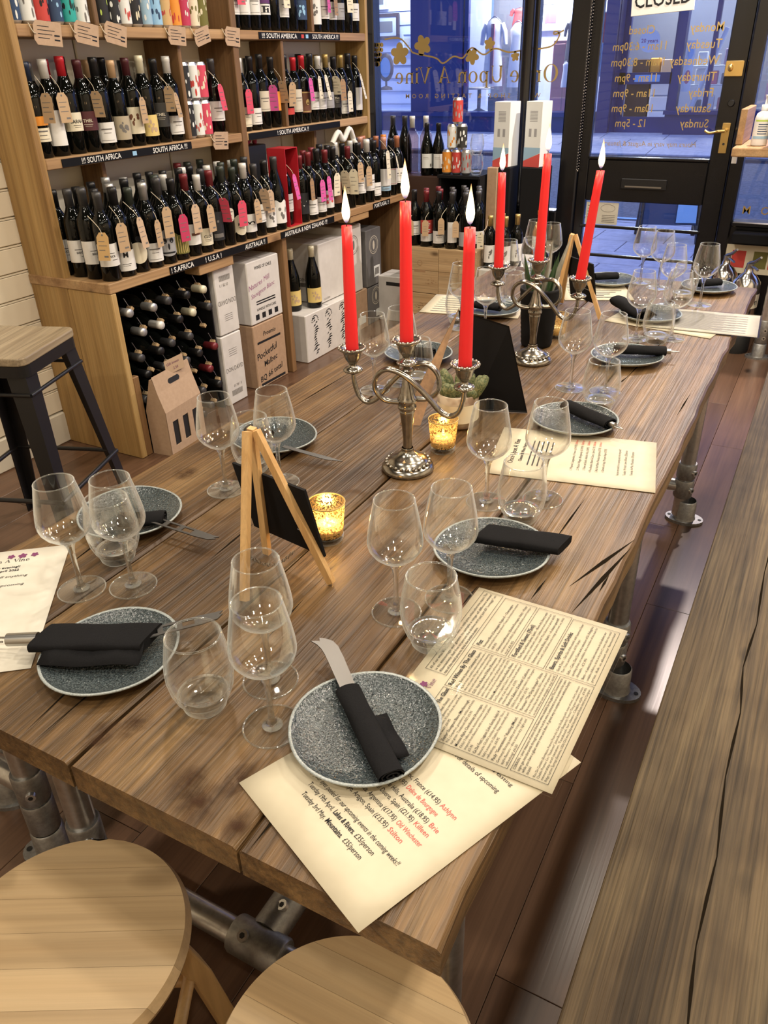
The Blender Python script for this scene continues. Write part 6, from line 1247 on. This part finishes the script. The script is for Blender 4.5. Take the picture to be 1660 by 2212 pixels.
vs = [Vector((-.690,1.315,T+.001)), Vector((-.650,1.33,T+.001)), ra+Vector((.004,-.004,.006)), ra]; n_ = Vector((-.0018,.0018,0))
MB().add(vs+[v+n_ for v in vs], [(0,1,2,3),(7,6,5,4),(0,4,5,1),(1,5,6,2),(2,6,7,3),(3,7,4,0)]).build('panel_reflection', 'dim_wood_z', ts)  # brown strip for the other panel, its reflection put into the colour
# ------------------------------------------------------------ plants
cp = thing('cactus_pot', 'clustered little cactus in a bark wrapped pot', 'potted plant', (-.585, 1.372, T))
MB().lathe([(0,.002),(.036,.002),(.039,.006),(.043,.072),(.041,.073),(.039,.066),(0,.066)], 28).build('pot', 'birch_wrap', cp); MB().lathe([(.0432,.018),(.0440,.056)], 20, None, 0, True, None, R(-140), R(20)).build('pot_label', 'pr_cream', cp)
rnd = random.Random(11)
for k in range(17):
    a = rnd.uniform(0, 2*pi); q = .034*math.sqrt(rnd.random()); hh = rnd.uniform(.022,.050); M = Matrix.Translation((q*cos(a), q*sin(a), .066)) @ Matrix.Rotation(.5*q/.034, 4, Vector((-sin(a), cos(a), 0)))
    MB().lathe([(.007,0),(.0105,hh*.3),(.0105,hh*.7),(.007,hh*.93),(0,hh)], 12, M, 0, True, lambda a_, r_: 1+.10*sin(8*a_)).build('cactus_stem', 'cactus_skin', cp)
bp = thing('snake_plant', 'snake plant with upright leaves in a tall black ribbed pot', 'potted plant', (-.606, 1.932, T))
MB().lathe([(0,.002),(.038,.002)]+[(.039+.011*k/24+(.0010 if k % 2 else 0), .004+.146*k/24) for k in range(25)]+[(.047,.150),(.045,.135),(0,.135)], 32).build('pot', 'black_matt', bp); MB().lathe([(0,.137),(.045,.137)], 24).build('soil', 'soil', bp)
for k, (a, l, lean, m) in enumerate([(0,.17,.15,'leaf_green'),(.9,.15,.25,'leaf_green'),(1.8,.18,.12,'leaf_green'),(2.7,.14,.2,'leaf_green'),(3.6,.16,.2,'leaf_green'),(4.5,.17,.1,'leaf_green'),(5.3,.20,.35,'leaf_silver'),(5.9,.16,.15,'leaf_green'),(.3,.20,.28,'leaf_silver')]):
    l *= .62 if m == 'leaf_green' else .75; b0 = Vector((.026*cos(a), .026*sin(a), .136)); dr_ = Vector((cos(a)*lean, sin(a)*lean, 1)).normalized(); sd = Vector((-sin(a+.6), cos(a+.6), 0)); vs = []; n = 7
    for i in range(n+1):
        f = i/n; w = .011*(1-f**2.2)*(1 if f > .05 else .8)+.0004; c = b0+dr_*l*f; nn = sd.cross(dr_)*.003*(1-f); vs += [c-sd*w, c+nn, c+sd*w, c-nn*.3]
    fs = []
    for i in range(n):
        for j in range(4): fs.append((i*4+j, i*4+(j+1)%4, i*4+4+(j+1)%4, i*4+4+j))
    MB().add(vs, fs, None, 0, True).build('leaf', m, bp)
# ------------------------------------------------------------ printed sheets
def sheet(label, origin, xd, yd, w, h, z, mat='paper', lam=False, name='menu_sheet', curl=0):
    t = thing(name, label, 'menu', (0,0,0), 0, 'printed menu sheets'); M = frame((*origin, z), (*xd, 0), (*yd, 0)); n = 8; vs = []; fs = []
    for i in range(n+1):
        for j in range(n+1):
            u_, v_ = i/n, j/n; vs.append((w*u_, h*v_, .0004+curl*(max(0, u_-.6)**2)*.6+curl*.2*max(0, v_-.7)**2))
    for i in range(n):
        for j in range(n): a = i*(n+1)+j; fs.append((a, a+n+1, a+n+2, a+1))
    o = MB().add(vs, fs, M, 0, True).build('paper', mat, t); so = o.modifiers.new('solid', 'SOLIDIFY'); so.thickness = .0003; so.offset = -1
    if lam:
        e = .0045; pts = []
        for cx, cy_, a0 in ((w+e-.004,h+e-.004,0),(-e+.004,h+e-.004,90),(-e+.004,-e+.004,180),(w+e-.004,-e+.004,270)):
            for k in range(5): a = R(a0+22.5*k); pts.append((cx+.004*cos(a), cy_+.004*sin(a)))
        MB().prism(pts, -.0002, .0014, M).build('laminate_film', 'laminate', t)
    return t, M
def at(M, x, y, z=.0009): return M @ Matrix.Translation((x, y, z))
# foreground tasting sheet
t1, M1 = sheet('cream tasting sheet hanging over the near table corner', (-.416,.417), (.919,-.395), (.395,.919), .21, .297, T+.0012)
k1, r1, b1_ = MB(), MB(), MB()
def ln(mb, s, x, y, w, size=.0086, **k): text(mb, s, size, at(M1, x, y), width=w, **k)
ln(k1,'Tuesday 3rd May,',.054,.0425,.040); ln(b1_,'Mountains.',.0965,.0425,.026,bold=.022); ln(k1,'£35/person',.126,.0425,.027)
ln(k1,'Tuesday 19th April,',.048,.0545,.043); ln(b1_,'Lakes & Rivers.',.0935,.0545,.033,bold=.022); ln(k1,'£35/person',.129,.0545,.028)
ln(k1,'Keep your eyes peeled for our upcoming events in the coming weeks!!',.030,.066,.151,.0086,shear=.25)
for s, x, y, w, rs_, rx, rw in (('Moncoyo, Aragon, Spain (£15.95)',.062,.084,.079,'Stilton',.144,.020),('Mendoza, Argentina (£17.95)',.073,.0955,.067,'Old Winchester',.143,.036),('Ribera Del Duero, Spain (£21.95)',.075,.1080,.077,'Killeen',.155,.020),('Adelaide Hills, Australia (£18.95)',.084,.1185,.079,'Brie',.166,.012),('(£10.95)',.094,.1310,.020,'Delice de Bourgogne',.1165,.046),('Languedoc, France (£14.95)',.085,.1425,.068,'Ashlynn',.156,.022)):
    ln(k1, s, x, y, w); ln(r1, rs_, rx, y, rw)
ln(k1,'For details of upcoming',.118,.1985,.063); ln(k1,'events and tasting',.125,.2155,.060,.0065)
k1.build('print', 'pr_ink', t1); b1_.build('bold_print', 'pr_ink', t1); r1.build('red_print', 'pr_inkred', t1)
# laminated drinks menu
t2, M2 = sheet('laminated drinks menu with boxed columns beside the near plate', (-.120,.551), (.022,1), (-1,.022), .297, .21, T+.0030, 'paper', True)
k2 = MB()
def bx2(x0, x1, y0, y1, t_=.0005):
    for a in ((x0,x1,y0,y0+t_),(x0,x1,y1-t_,y1),(x0,x0+t_,y0,y1),(x1-t_,x1,y0,y1)): k2.rect(*a, 0, at(M2, 0, 0, .0016))
for b_ in ((.108,.291,.171,.200),(.175,.289,.1205,.167),(.175,.289,.0715,.118),(.175,.287,.007,.0695),(.092,.172,.052,.166),(.008,.089,.052,.166),(.008,.172,.007,.049)): bx2(*b_)
def para(x, y, w, lines, size=.0042, lead=.0056, bold=.0):
    for i, s in enumerate(lines):
        f = 1 if i < len(lines)-1 or len(s) > 34 else min(1, len(s)/38); text(k2, s, size, at(M2, x, y-i*lead, .0016), width=w*f, bold=bold)
    return y-len(lines)*lead
def head(s, x, y, size=.0078): text(k2, s, size, at(M2, x, y, .0016), bold=.022, sx=.92)
para(.111,.1925,.176,['All of our wines are available to take away at retail price, unless otherwise stated. This','is to encourage our guests to sample a range of different wines!'],.0050,.0066,.004)
para(.111,.1795,.176,['Alternatively, feel free to peruse the shelves and pay just £8 "corkage" on'],.0050,.0066,.004); text(k2, 'top of the retail price to drink the bottle in-store.', .0050, at(M2,.111,.1735,.0016), width=.10, bold=.012)
head('Fizz',.179,.1575); y_ = para(.179,.151,.10,['Furneux Brut (Champagne, England) – Champagne-'],.0046,.0056,.008); y_ = para(.179,y_,.105,['method fizz from these shores! Toasty, biscuity and complex','£8.95']); y_ = para(.179,y_-.001,.105,['Chianna Lambrusco (Emilia Romagna, Italy) – Fizzy'],.0046,.0056,.008); para(.179,y_,.105,['red wine served chilled. Quirky, but definitely worth having a','try! £6.95'])
head('Fortified & Sweet (75ml)',.179,.1095); y_ = para(.179,.1035,.105,['The Pope La Reina (Jerez, Spain) – Bone dry Sherry with'],.0046,.0056,.008); y_ = para(.179,y_,.104,['yeasty notes, ideal with olives! Unfiltered and undiluted and','only from the best casks! This Sherry is alive! £4.95']); y_ = para(.179,y_-.001,.10,['Vermut Lacuesta (Rioja, Spain) – A classic aperitif!'],.0046,.0056,.008); para(.179,y_,.104,['serve it with a Gordal olive and orange peel over ice. £4.50'])
head('Beers, Spirits & Soft Drinks',.179,.0605); y_ = para(.179,.0535,.103,['Gin & Tonic – Our Gin of the month with luxurious Fever'],.0046,.0056,.004); y_ = para(.179,y_,.07,['Tree Tonic and botanicals. £6.95 (large)']); y_ = para(.179,y_-.0015,.104,['Softs – Coke, Diet Coke and a selection of St. Pellegrino'],.0046,.0056,.004); y_ = para(.179,y_,.104,['sparkling drinks are available. Ask a member of the team for','details. £2.95']); y_ = para(.179,y_-.0015,.10,['Beers – A selection the beers we have on the shelves are'],.0046,.0056,.004); para(.179,y_,.104,['available chilled to drink in for just £1 more than the retail','price. Ask us about our favourites!'])
head('Red Wines By The Glass',.095,.1575); y_ = .150
for hd, ls in (('Vina Ilusion Joven (Calatayud, Spain)',['Aged in steel, youthful makes the fresh with a','fine red nose. We get brambles chewing','spicy until now and doesn\'t need opening £7.95']),('G.D. Vajra Barbera D\'Alba (Piemonte,',['Italy) Elegant Barbera with red fruits, subtle','spice notes and plenty of grippy (but soft)','tannins. One of our favourite Italian reds! £5.95']),('Emilio Moro Finca Resalso Roble (Ribera',['Del Duero, Spain) Classic Tempranillo with a','smidge of oak. Not too heavy but with plenty of','intense flavours. £5.95']),('Rancho Zabaco Zinfandel (California,',['USA) Fruit bomb! Just think it like burgers','don\'t collide! £5.95']),('Yarraman "The Dog Strangler" Shiraz',['(Barossa Valley, Australia) EVO wine alert!','In France they say that the skins of this grape are','so thick they can strangle a dog! £6.95'])):
    y_ = para(.095, y_, .072, [hd], .0046, .0053, .008); y_ = para(.095, y_, .074, ls, .0040, .0050)-.0012
head('White & Rose By The Glass',.011,.1575,.0074); y_ = .150
for hd, ls in (('La Bargemone Rose (Tavel, France)',['Charming appellation, gleaming rose from a pink-','only appellation. It\'s all they do, and they','do it well! £6.95']),('Zephyr Sauvignon Blanc (Marlborough,',['N.Z.) Grapefruit, gooseberry, nettles and freshly','cut grass. Textbook NZ! £5.95']),('Montes Alpha Chardonnay (Aconcagua,',['Chile) Toffee apple, buttered toast and rich','tropical fruit flavours with a creamy palate.','£5.95']),('Ca Dei Frati Lugana (Lake Garda, Italy) A',['favourite OUAV holiday destination! This is','Italy\'s answer to Chablis. Flinty, minerally and','refreshing. £6.95']),('Pauly "Generations" Riesling (Mosel,',['Germany) Bracing acidity and crisp green','apple flavours – this is bone dry, light and','refreshing! £6.50'])):
    y_ = para(.011, y_, .072, [hd], .0046, .0053, .008); y_ = para(.011, y_, .074, ls, .0040, .0050)-.0012
para(.011,.0445,.157,['CORAVIN – pour measures of some of the finest wines available by the glass! The Coravin inserts','argon gas into the bottle through the cork to as the wine is extracted so as to protect it for years','while you have a glass every now and then. A great way to sample wines without buying'],.0042,.0048,.006); para(.011,.030,.04,['the bottle!'],.0042,.0048,.006)
para(.011,.0225,.155,['Roc De Candale (Bordeaux, France) From the Cotes De Bourg with notes of mint, cherry, damson.','Chablis Premier Cru "Vaulorent" Julien Brocard (Burgundy, France) This great vineyard is stony','minerality and tension. Textbook for classic Chablis style. £9.95','Ridge Lytton Springs (Sonoma, USA) Old vine Zinfandel blended with Petite Sirah and Carignan.'],.0038,.0042)
k2.build('print', 'pr_ink', t2)
l2 = MB(); wv = sglyphs(MB(), 'Once Upon A Vine', 1, Matrix()); sglyphs(l2, 'Once Upon A Vine', .078/wv, at(M2, .018, .178, .0016))
for lx, lr in ((.082,.005),(.070,.006),(.060,.003),(.045,.003)): l2.flat(leaf_poly(lr, 5, lx*40), 0, at(M2, lx, .190+.003*sin(lx*300), .0016))
l2.build('logo', 'pr_inkpurple', t2)
# small menu at the right edge
t3, M3 = sheet('small cream menu sheet under two wine glasses at the right table edge', (-.1597,1.2458), (-.190,.982), (-.982,-.190), .21, .297, T+.0012)
k3 = MB(); r3 = MB()
for i, (s, y) in enumerate((('Tuesday 3rd May, Mountains. £35/person',.040),('Tuesday 19th April, Lakes & Rivers. £35/person',.052),('Keep your eyes peeled for our upcoming events in the coming weeks!!',.064),('6. Garnacha de Fuego, Moncoyo, Aragon (£15.95)',.090),('5. Alta Vista Malbec, Mendoza, Argentina (£17.95)',.101),('4. Finca Resalso, Ribera Del Duero, Spain (£21.95)',.112),('3. Shaw and Smith, Adelaide Hills (£18.95)',.123),('2. Macon Villages, Burgundy (£10.95)',.134),('1. Picpoul, Languedoc, France (£14.95)',.146))): text(k3, s, .0068, at(M3, .105, y), align='CENTER', width=.10+.006*(i % 3))
for y in (.101,.112,.123,.134,.146): text(r3, 'Stilton', .0068, at(M3, .163, y), width=.02)
for i in range(5): k3.rect(.05, .16, .190+i*.009, .1925+i*.009, 0, at(M3, 0, 0))
text(k3, 'Once Upon A Vine', .014, at(M3, .105, .255), align='CENTER', bold=.01); text(k3, 'Cheese & Wine Pairing', .009, at(M3, .105, .240), align='CENTER', bold=.02)
k3.build('print', 'pr_ink', t3); r3.build('red_print', 'pr_inkred', t3)
# sheet at the left table edge, with a laminated one on top
xd_, ud_ = Vector((.78,.62)).normalized(), Vector((-.62,.78)).normalized(); tr_ = Vector((-.948,.674)); or_ = tr_-xd_*.21-ud_*.297
t4, M4 = sheet('cream tasting sheet at the left table edge under wine glass', (or_.x, or_.y), xd_, ud_, .21, .297, T+.0012, 'paper_pale')
k4 = MB(); sglyphs(k4, 'Once Upon A Vine', .10/wv, at(M4, .055, .262))
for s, y in (('welcome to this evening!!',.245),('friday 8 april 2022',.236)): text(k4, s, .0075, at(M4, .145, y), align='RIGHT', bold=.02)
for s, y, w in (('we are offering you 10% off anything',.219,.14),('you like tonight!',.211,.06),('see the back for details of upcoming',.196,.14),('tastings',.188,.04)): text(k4, s, .0075, at(M4, .02, y), width=w, shear=.15)
k4.build('print', 'pr_ink', t4); l4 = MB()
for lx, lr in ((.125,.006),(.142,.007),(.160,.006),(.10,.004)): l4.flat(leaf_poly(lr, 5, lx*30), 0, at(M4, lx, .278))
l4.build('logo', 'pr_inkpurple', t4)
tr2 = tr_-xd_*.105-ud_*.055; or2 = tr2-xd_*.21-ud_*.297
t5, M5 = sheet('laminated menu lying over the sheet at the left table edge', (or2.x, or2.y), xd_, ud_, .21, .297, T+.0030, 'paper_pale', True); k5 = MB()
for i in range(30): f = i/29; a = .19+.006*sin(f*18); k5.rect(a-.0006, a+.0006, .02+f*.20, .028+f*.20, 0, at(M5, 0, 0, .0016))
for i in range(5): k5.flat(leaf_poly(.0045, 5, i), 0, at(M5, .19+.008*(-1)**i, .04+i*.042, .0016))
k5.build('vine_print', 'pr_inkpurple', t5)
# far sheets
for lab_, o_, xd2, yd2, nlines, lam in (('cream menu sheet at the far left table edge', (-1.022,2.081), (.983,.18), (-.18,.983), 7, False), ('cream menu sheet behind the far easel', (-.665,2.379), (.92,.39), (-.39,.92), 12, False), ('plain cream sheet under the striped far menu', (-.500,2.212), (.985,-.17), (.17,.985), 0, False), ('striped looking laminated menu overhanging the far right table edge', (-.395,2.195), (.966,.06), (-.06,.966), 30, True)):
    wide = lab_.startswith(('cream menu sheet at the far left', 'plain', 'striped')); w, h = (.297,.21) if wide else (.21,.297)
    t6, M6 = sheet(lab_, o_, xd2, yd2, w, h, T+(.0036 if lam else .0012), 'paper_pale' if lam else 'paper', lam); k6 = MB()
    for i in range(nlines): k6.rect(w*.1, w*(.9-.1*((i*7) % 4)), h*.1+i*h*.8/max(nlines,1), h*.1+i*h*.8/max(nlines,1)+min(h*.016, h*.4/max(nlines,1)), 0, at(M6, 0, 0, .0016))
    if nlines: k6.build('print', 'pr_inkgrey', t6)
# flat print too fine to pick apart singly
for o in list(COL.objects):
    if o.parent and o.type == 'MESH' and o.name.split('.')[0] in ('print','handwriting','chalk_lettering','lettering','logo','red_print','bold_print','small_lettering','label_print','wrap_print','brand_mark','vine_print','chalk_marks','opening_hours_lettering','vine_decal','shop_name_lettering','badge','barcode','gold_lettering','beaded_edge','gadroon_ring','chain'):
        o['kind'] = 'stuff'
